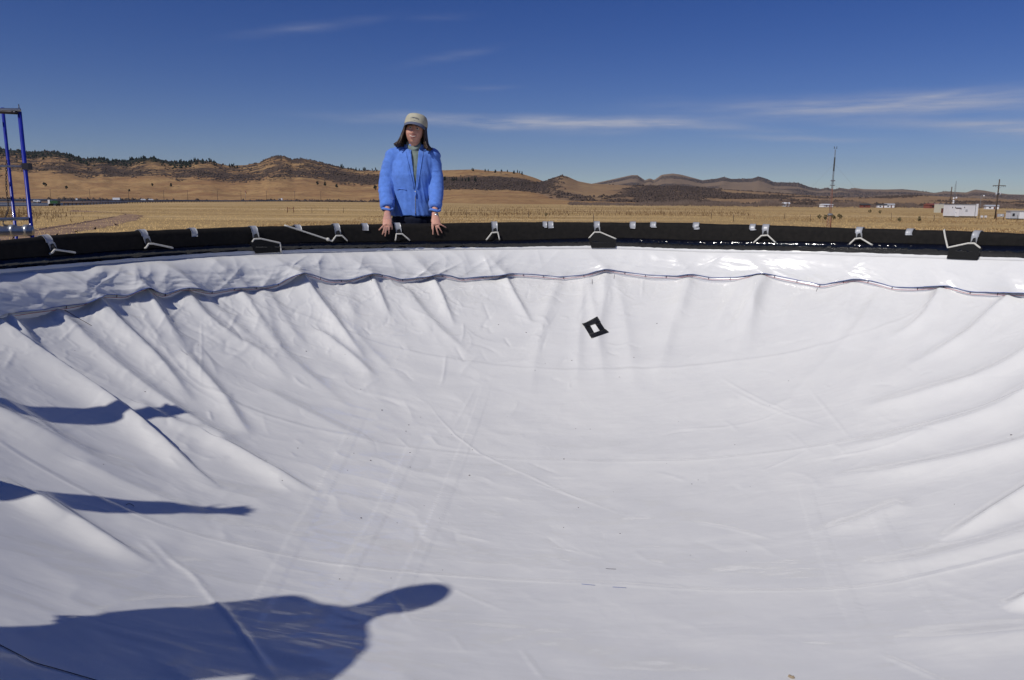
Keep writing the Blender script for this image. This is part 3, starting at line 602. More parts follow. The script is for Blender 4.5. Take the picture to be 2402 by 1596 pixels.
# tie straps: tape loop over the rim, dark gusset and white rope
STR = [(([(105,556),(122,556),(133,586),(117,588)]), [(113,596),(122,586),(133,587),(173,593)], None, 'silver strap tied with white rope, leftmost on the black rim'),
 ([(330,544),(346,544),(355,573),(340,574)], [(337,583),(344,572),(355,572),(403,582)], None, 'silver strap tied with white rope, second from the left on the rim'),
 ([(589,534),(604,534),(608,562),(593,562)], [(587,569),(593,561),(608,560),(654,570),(657,592)], [(587,569),(593,561),(608,560),(654,570),(657,592),(600,595)], 'silver strap with rope and square black flap left of the woman'),
 ([(783,527),(797,527),(800,554),(786,554)], [(666,529),(700,540),(767,562),(777,566),(786,553),(800,553),(813,565)], None, 'silver strap with a long knotted rope running left along the rim'),
 ([(926,525),(940,525),(942,550),(929,550)], [(926,564),(928,549),(942,549),(960,564)], None, 'silver strap and white rope on the rim between the woman\'s hands'),
 ([(1153,522),(1167,522),(1167,548),(1154,548)], [(1140,563),(1153,546),(1167,545),(1171,563)], None, 'silver strap with short rope legs on the rim right of the woman'),
 ([(1393,521),(1407,521),(1408,546),(1394,546)], [(1381,559),(1394,545),(1408,545),(1446,561)], [(1381,559),(1394,545),(1408,545),(1446,561),(1444,582),(1387,582)], 'silver strap with rope and black flap above the tape square'),
 ([(1788,527),(1804,528),(1802,554),(1788,554)], [(1768,570),(1787,553),(1802,552),(1821,570)], None, 'bright silver strap with rope legs beside the glossy black strip'),
 ([(2007,534),(2023,534),(2023,560),(2009,560)], [(1993,574),(2008,560),(2021,559),(2048,575)], None, 'silver strap with rope on the rim just right of the mast'),
 ([(2281,543),(2298,544),(2291,572),(2277,572)], [(2217,538),(2220,556),(2226,581),(2274,571),(2289,571),(2304,583)], [(2226,581),(2274,571),(2289,571),(2304,583),(2292,611),(2220,607)], 'silver strap with rope and black flap, rightmost on the rim')]
M_FLAP = mat('black_flap', (.008, .008, .008), .7, .3, bump=.3, bscale=120, bdist=.002)
for Q, rope, flap, lab in STR:
    t = thing('tie_strap', lab, 'strap', group='straps tied along the tank rim')
    V, Fl = wall_patch(Q, .006, .0025, over=True, ns=12); mesh_np('strap', V, Fl, M_TAPE, t)
    rp = np.array(rope, float); pts = []
    for a0, b0 in zip(rp[:-1], rp[1:]):
        n = max(3, int(np.hypot(*(b0-a0))/3)); pts += [a0+(b0-a0)*s for s in np.linspace(0, 1, n, endpoint=False)]
    pts = np.array(pts+[rp[-1]]); off = np.full(len(pts), .024); off[0] = off[-1] = .012
    P = on_cyl(pts[:, 0], pts[:, 1], 3.4495); a = ang_of(P); zz = np.minimum(P[:, 2], z_rim(a)+.006); P = np.stack([PC[0]+(3.4495-off)*np.sin(a), PC[1]+(3.4495-off)*np.cos(a), zz-.5*off*0], -1)
    MB().tube(P, .0062, 8).build('rope', M_ROPE, t)
    if 'knotted' in lab:
        MB().ell(on_cyl(np.array(769.), np.array(562.), 3.424), (.016, .013, .014), 10, 8).build('knot', M_ROPE, t)
    c = np.array(Q, float); m0 = c.mean(0); bl, br = c[3], c[2]
    gus = [(m0+np.array([-3, 2])), (m0+np.array([3, 0])), br+np.array([-1, 0]), bl+np.array([1, 0])]
    V, Fl = wall_patch(gus, .0105, .0015, ns=4); mesh_np('gusset', V, Fl, M_BTAPE, t)
    if flap:
        f = np.array(flap, float); P = on_cyl(f[:, 0], f[:, 1], 3.425); n = len(P); nrm = np.stack([np.sin(ang_of(P)), np.cos(ang_of(P)), 0*P[:, 0]], -1)
        B = P + nrm*.004; mesh_np('flap', np.concatenate([P, B]), [list(range(n)), list(range(2*n-1, n-1, -1))]+[[i, (i+1) % n+0, (i+1) % n+n, i+n][::-1] for i in range(n)], M_FLAP, t, smooth=False)
    pc = on_cyl(np.array(m0[0]), np.array(m0[1]), 3.45); t.location = pc; rezero(t)

# ------------------------------------------------------------------ background: track, highway, vegetation, site buildings
M_DIRT = mat('pinkish_dirt', (.31, .205, .135), .95, .1, var=.3, vscale=.25)
M_ASPH = mat('asphalt', (.055, .060, .072), .55, .4, var=.2, vscale=.05)
M_WEED = mat('dry_weeds', (.27, .165, .075), .95, .1, var=.45, vscale=.2)
M_STRAW = mat('straw_grass', (.70, .49, .215), .95, .1, var=.3, vscale=.03)
M_STALK = mat('dark_stalks', (.13, .078, .04), .95, .1, var=.4, vscale=.2)
M_SCRUB = mat('hill_scrub', (.085, .062, .050), .95, .1, var=.45, vscale=.03)
M_BARE = mat('bare_twigs', (.155, .115, .095), .95, .1, var=.35, vscale=.03)
M_PINE = mat('pine_needles', (.020, .026, .015), .9, .1, var=.3, vscale=.5)
M_GREEN = mat('green_shrub', (.15, .125, .065), .9, .1, var=.35, vscale=1.5)
M_BARK = mat('bark', (.07, .05, .035), .95, .1)
M_WOODPOLE = mat('weathered_pole', (.10, .075, .058), .9, .2, var=.3, vscale=2)
M_WHITEP = mat('white_painted_metal', (.74, .75, .78), .45, .5, var=.05, vscale=.6)
M_BEIGE = mat('beige_siding', (.60, .58, .47), .6, .3); M_GREYP = mat('grey_siding', (.42, .44, .47), .6, .3)
M_DARKGL = mat('dark_glass', (.02, .022, .03), .12, .6); M_REDROOF = mat('red_paint', (.22, .075, .06), .7, .3); M_BRNBOX = mat('rusty_brown', (.15, .06, .045), .8, .3)
M_MASTRED = mat('faded_red_paint', (.30, .13, .09), .7, .3); M_GALV = mat('dull_galvanised', (.20, .21, .23), .6, .4, metal=.3); M_GREENT = mat('green_truck_paint', (.02, .085, .03), .45, .5)
M_RUBBER = mat('tyre_rubber', (.015, .015, .016), .9, .2); M_ROOFDK = mat('dark_roof', (.05, .055, .06), .7, .3)

def ground_strip(name, left, right, z, m, n=60, jit=.0, seed=1):
    A = smoothpoly(np.array(left, float), 3); B = smoothpoly(np.array(right, float), 3)
    rs_ = lambda P: np.stack([np.interp(np.linspace(0, 1, n), np.linspace(0, 1, len(P)), P[:, i]) for i in range(P.shape[1])], -1)
    A, B = rs_(A), rs_(B); rg = np.random.default_rng(seed); G = np.stack([A*(1-t)+B*t for t in np.linspace(0, 1, 6)], 1)
    if jit: G[:, 0, :2] += rg.normal(0, jit, (n, 2)); G[:, -1, :2] += rg.normal(0, jit, (n, 2))
    o = grid_obj(name, np.concatenate([G[..., :2], np.full(G.shape[:2]+(1,), z)], -1), m, flip=False, smooth=False); tag(o, kind='structure'); return o
gp = lambda pts: at_z(np.array(pts, float)[:, 0], np.array(pts, float)[:, 1], 0)
ground_strip('dirt_track', gp([(-60,556),(120,533),(230,515),(300,503),(270,499),(160,497)]), gp([(-60,585),(120,556),(260,533),(340,512),(330,503),(170,493)]), .012, M_DIRT, 90, .25, 2)
ground_strip('dirt_track', gp([(70,541),(170,526),(270,508)]), gp([(70,545),(170,529),(270,510)]), .020, mat('dark_rut', (.15, .098, .074), .95, .1), 50, .0, 4)
# highway: two carriageways slanting away over the flat plain
def pave(name, up, lo, z, m):
    A = gp(up); B = gp(lo); n = 50; f = lambda P: np.stack([np.interp(np.linspace(0, 1, n), np.linspace(0, 1, len(P)), P[:, i]) for i in (0, 1)], -1)
    A, B = f(A), f(B); G = np.stack([A*(1-t)+B*t for t in np.linspace(0, 1, 5)], 1); o = grid_obj(name, np.concatenate([G, np.full(G.shape[:2]+(1,), z)], -1), m, smooth=False); tag(o, kind='structure'); return o
NEAR_UP, NEAR_LO = [(-120,474.5),(0,475),(140,476),(300,474.8)], [(-120,486),(0,485),(150,483),(300,477.2)]
FAR_UP, FAR_LO = [(-120,466.3),(100,466.9),(300,468.4),(520,469.6),(830,471.0)], [(-120,472.6),(100,473.4),(300,474.0),(520,473.6),(830,472.5)]
pave('road', NEAR_UP, NEAR_LO, .03, M_ASPH); pave('road', FAR_UP, FAR_LO, .03, M_ASPH)
pave('road_verge', [(-120,472.6),(100,473.2),(300,473.4),(430,473.4)], [(-120,474.5),(0,475),(140,476),(430,474.2)], .02, M_WEED)
M_PAINTW = mat('road_paint', (.6, .6, .6), .7)
pave('road_marking', [(-120,480.0),(0,479.8),(135,479.2)], [(-120,480.5),(0,480.3),(135,479.7)], .05, M_PAINTW); pave('road_marking', [(-120,476.4),(0,476.6),(90,476.9)], [(-120,476.7),(0,476.9),(90,477.2)], .05, M_PAINTW)
def guard(lab, pts, h, sp_):
    P = gp(pts); P = smoothpoly(P, 2); t = thing('guard_rail', lab, 'guard rail', P[len(P)//2])
    grid_obj('rail', np.array([[p+np.array([0, d, z]) for d, z in ((0, .45*h), (.2, .7*h), (0, h), (-.2, .7*h))] for p in P]), M_GALV, t, cv=True)
    pb = MB(); seg = np.concatenate([[0], np.cumsum(np.linalg.norm(np.diff(P, axis=0), axis=1))])
    for q_ in np.arange(0, seg[-1], sp_): pb.box([np.interp(q_, seg, P[:, 0]), np.interp(q_, seg, P[:, 1]), h*.45], (.3, .3, h*.95))
    tag(pb.build('posts', M_WOODPOLE, t, False), kind='stuff'); rezero(t)
guard('long dark guard rail between the two pavements of the distant highway', [(-100,473.8),(100,474.4),(300,474.2),(560,473.4),(830,472.6)], 1.3, 9.0)
guard('dark guard rail along the near edge of the distant highway', [(150,483.2),(300,477.6),(420,475.2),(640,473.6),(860,472.9)], 1.1, 7.0)
def truck(name, lab, px, py, L, hgt, mb, mc, cat='truck'):
    p = gp([(px, py)])[0]; t = thing(name, lab, cat, (p[0], p[1], .04), .12+math.pi*(cat == 'truck' and px < 200))
    bx = lambda nm, c, d, m: MB().box(c, d).build(nm, m, t, False)
    if cat == 'truck':
        bx('cargo_box', (-L*.12, 0, .9+hgt*.5), (L*.74, 2.3, hgt), mb); bx('cab', (L*.39, 0, 1.35), (L*.2, 2.1, 1.7), mc); bx('windscreen', (L*.495, 0, 1.75), (.03, 1.8, .6), M_DARKGL); bx('chassis', (0, 0, .62), (L*.95, 1.2, .25), M_ROOFDK)
    else:
        V = np.array([[-.5,.5],[-.5,.95],[-.36,1.4],[.12,1.42],[.3,.98],[.5,.85],[.5,.45]])*np.array([L, hgt/1.4]); n = len(V)
        vv = [(a, y, b) for y in (-.85, .85) for a, b in V]; mesh_np('body', vv, [list(range(n)), list(range(2*n-1, n-1, -1))]+[[i+n, (i+1) % n+n, (i+1) % n, i] for i in range(n)], mb, t, False)
        bx('side_window', (-L*.1, 0, 1.15*hgt/1.4), (L*.4, 1.73, .3), M_DARKGL)
    for x in ((-L*.36), (L*.34)):
        for y in (-.95, .95): MB().tube([(x, y-.12, .45 if cat == 'truck' else .34), (x, y+.12, .45 if cat == 'truck' else .34)], .45 if cat == 'truck' else .34, 12).build('wheel', M_RUBBER, t)
truck('box_truck', 'green box truck with a white front on the near pavement', 128, 484, 3.4, 1.0, M_GREENT, M_WHITEP)
truck('semi_truck', 'long white trailer truck on the far pavement below the hill', 277, 471.6, 9.0, 2.0, M_WHITEP, M_ROOFDK)
truck('box_truck', 'short dark truck with a white cab on the far pavement', 190, 472.5, 7.0, 1.2, M_ROOFDK, M_WHITEP)
truck('car', 'white car nearest the blue scaffold on the highway', 88, 476, 3.6, 1.5, M_WHITEP, M_WHITEP, 'car')
truck('car', 'left of the two white cars close together on the highway', 337, 471.6, 5.0, 2.0, M_WHITEP, M_WHITEP, 'car')
truck('car', 'right of the two white cars close together on the highway', 355, 471.4, 5.0, 2.0, M_WHITEP, M_WHITEP, 'car')

# utility poles along the highway
pole_me = MB().tube([(0, 0, 0), (0, 0, 15)], [.3, .2], 8).mesh('pole', M_WOODPOLE); arm_me = MB().box((0, 0, 14.2), (3.4, .2, .25)).mesh('crossarm', M_WOODPOLE)
ROADPOLES = [(120,'between the two lone bushes'),(212,'above the dark truck'),(303,'right of the white trailer'),(385,'right of the paired white cars'),(441,'fifth from the left'),(511,'sixth from the left'),(566,'seventh from the left'),(626,'third from the right'),(692,'second from the right'),(753,'rightmost of the row')]
for px, w in ROADPOLES:
    d = ray(px, 470.); y = 1190 + 30*math.sin(px); p = (d[0]/d[1]*y, y, 0.0)
    t = thing('utility_pole', f'thin wooden pole below the left hills, {w}', 'utility pole', p, .3, 'poles along the highway'); inst('pole', pole_me, t); inst('crossarm', arm_me, t)

def cards(n, pos, hgt, wid, m, name, seed, kind='stuff', lean=.25):
    """upright grass blades / stems as real little triangular prisms"""
    rg = np.random.default_rng(seed); a = rg.uniform(0, 2*math.pi, n); h = hgt*rg.uniform(.5, 1.3, n); w = wid*rg.uniform(.6, 1.4, n)
    V = np.zeros((n, 4, 3)); 
    for j in range(3): V[:, j, 0] = pos[:, 0]+w*np.cos(a+j*2.094); V[:, j, 1] = pos[:, 1]+w*np.sin(a+j*2.094); V[:, j, 2] = pos[:, 2]-.02
    V[:, 3, 0] = pos[:, 0]+h*lean*rg.normal(0, 1, n); V[:, 3, 1] = pos[:, 1]+h*lean*rg.normal(0, 1, n); V[:, 3, 2] = pos[:, 2]+h
    b = np.arange(n)[:, None]*4; Fq = np.concatenate([b+np.array([[0, 1, 3]]), b+np.array([[1, 2, 3]]), b+np.array([[2, 0, 3]])])
    o = mesh_np(name, V.reshape(-1, 3), Fq, m, smooth=False); tag(o, kind=kind); return o
def field(n, y0, y1, seed, cond=None):
    rg = np.random.default_rng(seed); y = np.exp(rg.uniform(math.log(y0), math.log(y1), n*3)); u = rg.uniform(-.78, .78, n*3); x = u*y
    keep = (fbm(x*.05+50, y*.02, seed, 4) > (cond if cond else 0)); p = np.stack([x, y, 0*x], -1)[keep][:n]; return p
def off_road(p):                              # keep plants off the carriageways: compare with the pavement edges seen from the tank
    x, y, z = p[:, 0], p[:, 1], p[:, 2]; f_ = y*math.cos(PITCH)+3.3*math.sin(PITCH); v = (y*math.sin(PITCH)-3.3*math.cos(PITCH))/f_; u = x/f_
    px = W/2+F*(u*math.cos(ROLL)+v*math.sin(ROLL)); py = H/2-F*(v*math.cos(ROLL)-u*math.sin(ROLL)); tr_ = (px > -80) & (px < 345) & (py > np.interp(px, [-60, 120, 230, 300], [556, 533, 515, 503])) & (py < np.interp(px, [-60, 120, 260, 340], [585, 556, 533, 512])) & (RNG.random(len(px)) < .6)
    return p[~tr_ & ~((px < 860) & (py < np.interp(px, [-120, 0, 150, 300, 430, 860], [487, 486, 484.5, 478.2, 475.8, 474])))]
tag(cards(len(p := off_road(field(42000, 52, 520, 5))), p, .15, .035, M_STRAW, 'straw_grass', 5), 'pale dry grass covering the plain', 'grass')
tag(cards(len(p := off_road(field(20000, 60, 430, 6, .53))), p, .24, .05, M_WEED, 'dry_weeds', 6), 'brown dry weeds in patches on the plain', 'weeds')
pp = at_z(RNG.uniform(1040, 1760, 3200), RNG.uniform(484, 507, 3200)); pp[:, 2] = 0
tag(cards(len(pp), pp, .75, .045, M_STALK, 'weed_stalks', 8, lean=.12), 'upright brown weed stalks behind the rim', 'weeds')
pp = at_z(RNG.normal(20, 70, 1500), np.clip(RNG.normal(502, 9, 1500), 488, 530)); pp[:, 2] = 0
tag(cards(len(pp), pp, .7, .04, M_STALK, 'weed_stalks', 9, lean=.15), 'tall brown weeds between the scaffold and the highway', 'weeds')

# scrub on the slopes: thousands of far shrubs read as one mass
def blob_field(name, P, S, m, seed, label, squash=.75):
    rg = np.random.default_rng(seed); n = len(P); O = np.array([[1,0,0],[0,1,0],[-1,0,0],[0,-1,0],[0,0,1.1],[0,0,-.4],[.7,.7,.5],[-.7,.6,.6],[.5,-.7,.7]], float)[:6]
    V = P[:, None]+O[None]*S[:, None, None]*rg.uniform(.6, 1.35, (n, 6, 1))*np.array([1, 1, squash])
    b = np.arange(n)[:, None]*6; T = [[0,1,4],[1,2,4],[2,3,4],[3,0,4],[1,0,5],[2,1,5],[3,2,5],[0,3,5]]
    o = mesh_np(name, V.reshape(-1, 3), np.concatenate([b+np.array([t]) for t in T]), m, smooth=False); tag(o, label, 'scrub', kind='stuff'); return o
def scatter_hill(n, seed, lo=-.75, hi=.78, rng=(650, 2350), need=.5, usef=False):
    rg = np.random.default_rng(seed); u = rg.uniform(lo, hi, n); y = rg.uniform(*rng, n); z = terrain(u, y)[0]
    iu = np.clip(np.round((u-us[0])/(us[1]-us[0])).astype(int), 0, len(us)-1); iy = np.clip(np.searchsorted(ys, y), 0, len(ys)-1)
    v = (FOREST if usef else VEG)[iu, iy] + .5*(fbm(u*120, y*.03, seed, 3)-.5); k_ = v > need; return np.stack([u*y, y, z], -1)[k_]
P = scatter_hill(46000, 21, need=.50); blob_field('hill_scrub', P, np.random.default_rng(1).uniform(1.2, 3.8, len(P)), M_SCRUB, 22, 'dark leafless scrub covering the hill slopes')
P = scatter_hill(9000, 23, rng=(1500, 2350), need=.45, usef=True); blob_field('hill_forest', P, np.random.default_rng(2).uniform(2.5, 5.0, len(P)), M_PINE, 24, 'dark pine wood along the top of the left hills', 1.4)
P = scatter_hill(9000, 25, lo=.05, hi=.8, rng=(2400, 5200), need=.5); blob_field('far_scrub', P, np.random.default_rng(3).uniform(3, 7, len(P)), M_BARE, 26, 'grey brown scrub on the far right hills')
# bare cottonwoods at the end of the plain
rg = np.random.default_rng(31); px = np.concatenate([rg.uniform(1330, 2460, 5200)]); y = rg.uniform(560, 900, len(px)); u = (px-1201)/1801
hh = 3.2*np.clip(fbm(u*40, y*0, 33, 4)*1.9-.25, .25, 1.5)*np.interp(px, [1330, 1450, 1700, 2402], [.5, 1, 1.25, 1.1])
P = np.repeat(np.stack([u*y, y, rg.uniform(-.1, .6, len(px))*hh], -1), 4, axis=0); P[:, :2] += rg.normal(0, .9, (len(P), 2)); k4 = np.repeat(hh, 4)
tag(cards(len(P), P, k4*1.05, .16, M_BARE, 'bare_tree_line', 32, lean=.30), 'purplish line of bare trees at the far edge of the plain', 'trees')

# single pines and bushes
def tree_meshes(kind, seed):
    rg = np.random.default_rng(seed); tr = MB(); cr = MB()
    if kind == 'pine':
        tr.tube([(0, 0, 0), (0, 0, .8)], [.035, .012], 6)
        for i in range(26):
            h = .14+.84*(i/26); r = .26*(1-h)**.7*rg.uniform(.6, 1.25)+.03; a = rg.uniform(0, 6.28); d = r*rg.uniform(.3, .9)
            cr.ell((d*math.cos(a), d*math.sin(a), h), (r*.6, r*.6, .075*rg.uniform(.7, 1.4)), 5, 4)
    else:
        for i in range(3): a = i*2.1; tr.tube([(0, 0, 0), (.16*math.cos(a), .16*math.sin(a), .5)], [.04, .015], 5)
        for i in range(20):
            a = rg.uniform(0, 6.28); h = rg.uniform(.22, .92); d = .42*math.sin(h*math.pi)**.6*rg.uniform(.2, 1); r = rg.uniform(.09, .19); cr.ell((d*math.cos(a), d*math.sin(a), h), (r, r, r*.75), 5, 4)
    m = M_PINE if kind == 'pine' else M_GREEN
    return tr.mesh('trunk', M_BARK), cr.mesh('crown', m, False)
PINE = [tree_meshes('pine', i) for i in range(4)]; BUSH = [tree_meshes('bush', 40+i) for i in range(4)]
BUSHD = [(a, b.copy()) for a, b in BUSH]
for _, b in BUSHD: b.materials[0] = M_PINE
def plant(name, lab, cat, p, h, src, group=None):
    t = thing(name, lab, cat, p, random.uniform(0, 6.28), group); tr, cr = random.choice(src)
    inst('trunk', tr, t, s=h); inst('crown', cr, t, s=h); return t
RL = 'small dark pine standing on the skyline of the left hills'; RC = 'small dark pine on the hill right of the woman'; RG2 = 'small dark pine on the ridge just left of the woman'
for i in range(46): plant('pine_tree', RL, 'pine tree', hill_point(random.choice([random.uniform(170, 440), random.uniform(420, 560)]), random.uniform(.90, 1.0)), random.uniform(5, 11), random.choice([PINE, PINE, BUSHD]), 'pines on the left skyline')
for i in range(16): plant('pine_tree', RG2, 'pine tree', hill_point(random.uniform(800, 885), random.uniform(.95, 1.0)), random.uniform(6, 12), PINE, 'pines on the ridge beside the woman')
for i in range(30):
    px, fr = (random.uniform(1040, 1130), random.uniform(.66, .72)) if i % 2 else (random.uniform(1100, 1225), random.uniform(.94, 1.0)); plant('pine_tree', RC, 'pine tree', hill_point(px, fr), random.uniform(6, 11), PINE, 'pines on the hill right of the woman')
for px, fr, h, lab in [(105,.30,9,'lone dark round bush on the tan slope nearest the blue scaffold'),(155,.23,7,'second lone dark bush from the scaffold, lower on the slope'),(357,.36,6.5,'small dark bush left of a larger one on the mid slope'),(401,.37,8,'larger dark bush in the middle of the left slope'),(302,.20,5.5,'low dark bush beside a pole on the left slope'),
                       (745,.44,9,'left one of three dark bushes on the slope left of the woman'),(763,.45,9,'middle one of three dark bushes on the slope left of the woman'),(790,.44,9,'right one of three dark bushes on the slope left of the woman'),(880,.42,10,'dark bush on the slope right beside the woman\'s shoulder')]:
    plant('round_bush', lab, 'bush', hill_point(px, fr), h, BUSHD, 'lone bushes on the left slope')
for px, py, h, lab in [(1922,514,1.0,'olive shrub at left of the mast foot'),(1936,517,1.1,'olive shrub touching the left of the mast foot'),(1955,516,1.0,'olive shrub just right of the mast foot'),(1969,515,1.2,'olive shrub farther right of the mast foot'),(2110,521,.9,'low olive shrub in the field between mast and white container'),(2155,520,1.0,'low olive shrub in the field left of the white container'),
                       (2040,500,1.3,'small far shrub midway between mast and container'),(2064,502,1.2,'small far shrub on the plain toward the container'),(1280,508,.8,'small dark shrub on the plain above the strap with a flap')]:
    p = at_z(np.array(float(px)), np.array(float(py))); plant('low_shrub', lab, 'shrub', p, h*.95, BUSH, 'shrubs on the plain')
# fence posts on the plain
fp_me = MB().tube([(0, 0, 0), (0, 0, 1.25)], .045, 6).mesh('fence_post', M_WOODPOLE)
for i, px in enumerate([732,770,806,1095,1170,1240,1392,1668,1720,1840,1900,2090,2190,2295,2385]):
    py = 500 if px < 900 else (512 if px < 1300 else 520-6*(i % 2)); p = at_z(np.array(float(px)), np.array(float(py)))
    side = 'left of the woman' if px < 900 else ('right of the woman' if px < 1700 else 'behind the right part of the rim')
    o = inst('fence_post', fp_me, None, p, 0, 1); tag(o, f'thin lone wooden fence post in dry grass {side}', 'fence post', f'fence posts on the plain {side}')
t = thing('fence_brace', 'brown wooden H shaped fence brace on the plain left of the woman', 'fence brace', at_z(np.array(682.), np.array(499.)))
for x in (-.75, .75): MB().tube([(x, 0, 0), (x, 0, 1.35)], .08, 8).build('post', M_BRNBOX, t)
MB().tube([(-.75, 0, .85), (.75, 0, .85)], .06, 8).build('crossbar', M_BRNBOX, t)
# windsock pole
p = at_z(np.array(577.), np.array(480.)); t = thing('windsock', 'thin pole with a small red windsock on the left of the woman', 'windsock', (p[0], p[1], 0)); MB().tube([(0, 0, 0), (0, 0, 7.5)], .06, 6).build('pole', M_GALV, t); MB().tube([(0, 0, 7.2), (.4, 0, 6.6), (.8, 0, 5.8)], [.25, .2, .12], 8).build('sock', M_REDROOF, t)

# lattice mast with guy wires
def lattice(t, h0, h1, w0, w1, m, legr, nseg, nm='leg'):
    tri = [(math.cos(a), math.sin(a)) for a in (.5, .5+2.094, .5+4.189)]
    for x, y in tri: MB().tube([(x*w0, y*w0, h0), (x*w1, y*w1, h1)], legr, 6).build(nm, m, t)
    br = MB()
    for i in range(nseg):
        a, b = h0+(h1-h0)*i/nseg, h0+(h1-h0)*(i+1)/nseg; wa, wb = w0+(w1-w0)*i/nseg, w0+(w1-w0)*(i+1)/nseg
        for j in range(3):
            p, q = tri[j], tri[(j+1) % 3]; br.tube([(p[0]*wa, p[1]*wa, a), (q[0]*wb, q[1]*wb, b)], legr*.55, 4); br.tube([(p[0]*wb, p[1]*wb, b), (q[0]*wb, q[1]*wb, b)], legr*.5, 4)
    br.build('bracing', m, t, False)
MY = 104.0; b0 = at_y(np.array(1945.), np.array(531.), MY); mt = thing('lattice_mast', 'tall thin red and grey lattice mast held by guy wires', 'mast', (b0[0], MY, 0))
top = at_y(np.array(1956.), np.array(344.), MY)[2]
lattice(mt, 0, 1.6, .34, .26, M_MASTRED, .035, 4); lattice(mt, 1.6, 5.2, .14, .12, M_MASTRED, .018, 14); lattice(mt, 5.2, top-.4, .12, .06, M_GALV, .017, 22)
MB().ell((0, 0, 1.75), (.38, .38, .2), 10, 6).build('equipment_ring', M_GALV, mt); MB().box((0, 0, 6.2), (.42, .42, .15)).build('bracket', M_GALV, mt, False); MB().box((0, 0, 5.6), (.42, .42, .12)).build('bracket', M_GALV, mt, False)
MB().tube([(0, 0, top-3.2), (0, 0, top-1.4)], .10, 8).build('antenna', M_ROOFDK, mt); MB().tube([(-.2, 0, top-.2), (.2, 0, top-.25)], .02, 6).build('sensor_arm', M_GALV, mt)
for x in (-.16, .16): MB().tube([(x, 0, top-.3), (x, 0, top)], .04, 6).build('sensor', M_ROOFDK, mt)
for zz in (8.4, 6.0):
    for a in (.1, 2.2, 4.3): MB().tube([(0, 0, zz), (8.5*math.cos(a)*zz/8.4, 8.5*math.sin(a)*zz/8.4, 0)], .006, 4).build('guy_wire', M_GALV, mt)

# white equipment container and neighbours on the right
def facing(px, py): p = at_z(np.array(float(px)), np.array(float(py))); return p
def cabin(name, lab, cat, px0, px1, py_top, py_base, depth, mats, rz=0.0):
    p = facing((px0+px1)/2, py_base); d = p[1]; w = (px1-px0)*d/F*1.0; h = (py_base-py_top)*d/F
    t = thing(name, lab, cat, (p[0], p[1]+depth/2, 0), rz); bx = lambda nm, c, s, m, par=None: MB().box(c, s).build(nm, m, par or t, False)
    return t, w, h, bx
t, w, h, bx = cabin('equipment_container', 'long white equipment container with a door and small square vent', 'container', 2225, 2291, 482, 511, 2.6, None)
bx('body', (0, 0, h/2+.25), (w, 2.6, h-.25), M_WHITEP); bx('roof', (0, 0, h+.03), (w+.1, 2.7, .09), M_ROOFDK); bx('skid', (0, 0, .14), (w*.96, 2.3, .26), M_ROOFDK)
door = bx('door', (-w*.21, -1.33, 1.25), (.95, .06, 1.95), mat('door_white', (.82, .82, .84), .4)); MB().box((-w*.21-.38, -1.39, 1.2), (.06, .08, .18)).build('handle', M_ROOFDK, door, False)
bx('door_canopy', (-w*.2, -1.45, 2.42), (1.4, .3, .06), M_GREYP); bx('vent', (w*.10, -1.33, 1.75), (.5, .06, .5), M_GREYP); bx('corner_post', (w*.41, -1.34, h/2+.2), (.06, .05, h-.3), M_ROOFDK); bx('corner_panel', (w*.465, -1.34, h/2+.32), (w*.07, .08, h-.1), M_WHITEP)
for x in (-w*.40, -w*.3, w*.02): bx('wall_lamp', (x, -1.36, 2.5), (.12, .12, .2), M_ROOFDK)
t, w, h, bx = cabin('storage_shed', 'pale beige storage shed behind the white container', 'shed', 2198, 2213, 480, 499.5, 2.4, None); bx('body', (0, 0, h/2), (w, 2.4, h), M_BEIGE); bx('roof', (0, 0, h+.04), (w+.15, 2.6, .1), M_WHITEP)
t, w, h, bx = cabin('brown_box', 'rusty brown box standing between the beige shed and white container', 'box', 2212, 2221, 490, 500, 1.5, None); bx('body', (0, 0, h/2), (w, 1.5, h), M_BRNBOX); bx('lid', (0, 0, h+.03), (w+.1, 1.6, .08), M_ROOFDK)
t, w, h, bx = cabin('grey_cabinet', 'narrow grey green cabinet at the left end of the white container', 'cabinet', 2220, 2228, 482, 500, 1.6, None); bx('body', (0, 0, h/2), (w, 1.6, h), M_GREYP); bx('door', (0, -.82, h/2), (w*.8, .05, h*.8), M_BEIGE)
t, w, h, bx = cabin('site_office', 'white and grey cabin cut by the right edge of the picture', 'cabin', 2378, 2440, 497, 516, 3.0, None, -.25)
bx('body', (0, 0, h/2+.15), (w, 3.0, h-.15), M_WHITEP); bx('grey_wall', (-w*.36, -1.53, h/2+.15), (w*.28, .06, h-.2), M_GREYP); bx('window', (-w*.41, -1.58, h*.58), (.45, .05, .6), M_DARKGL); bx('roof', (0, 0, h+.06), (w+.3, 3.3, .12), M_GREYP); bx('skid', (0, 0, .12), (w*.95, 2.7, .22), M_ROOFDK)
for px, lab in ((2302, 'small white meter box on a stand, left of a pair'), (2311, 'small white meter box on a stand, right of a pair')):
    p = facing(px, 515); t = thing('meter_box', lab, 'box', p, 0, 'meter boxes by the container'); MB().box((0, 0, .62), (.42, .3, .42)).build('case', M_WHITEP, t, False); MB().tube([(0, 0, 0), (0, 0, .45)], .05, 6).build('stand', M_GALV, t)
p = facing(2345, 516); t = thing('panel_frame', 'grey panel on two brown posts beside the power pole', 'panel', p)
for x in (-.75, .8): MB().tube([(x, 0, 0), (x, 0, 1.35)], .07, 8).build('post', M_BRNBOX, t)
MB().box((0, -.06, .95), (1.45, .1, .62)).build('panel', M_GREYP, t, False); MB().box((.15, -.14, .95), (.35, .08, .3)).build('dial', M_WHITEP, t, False)
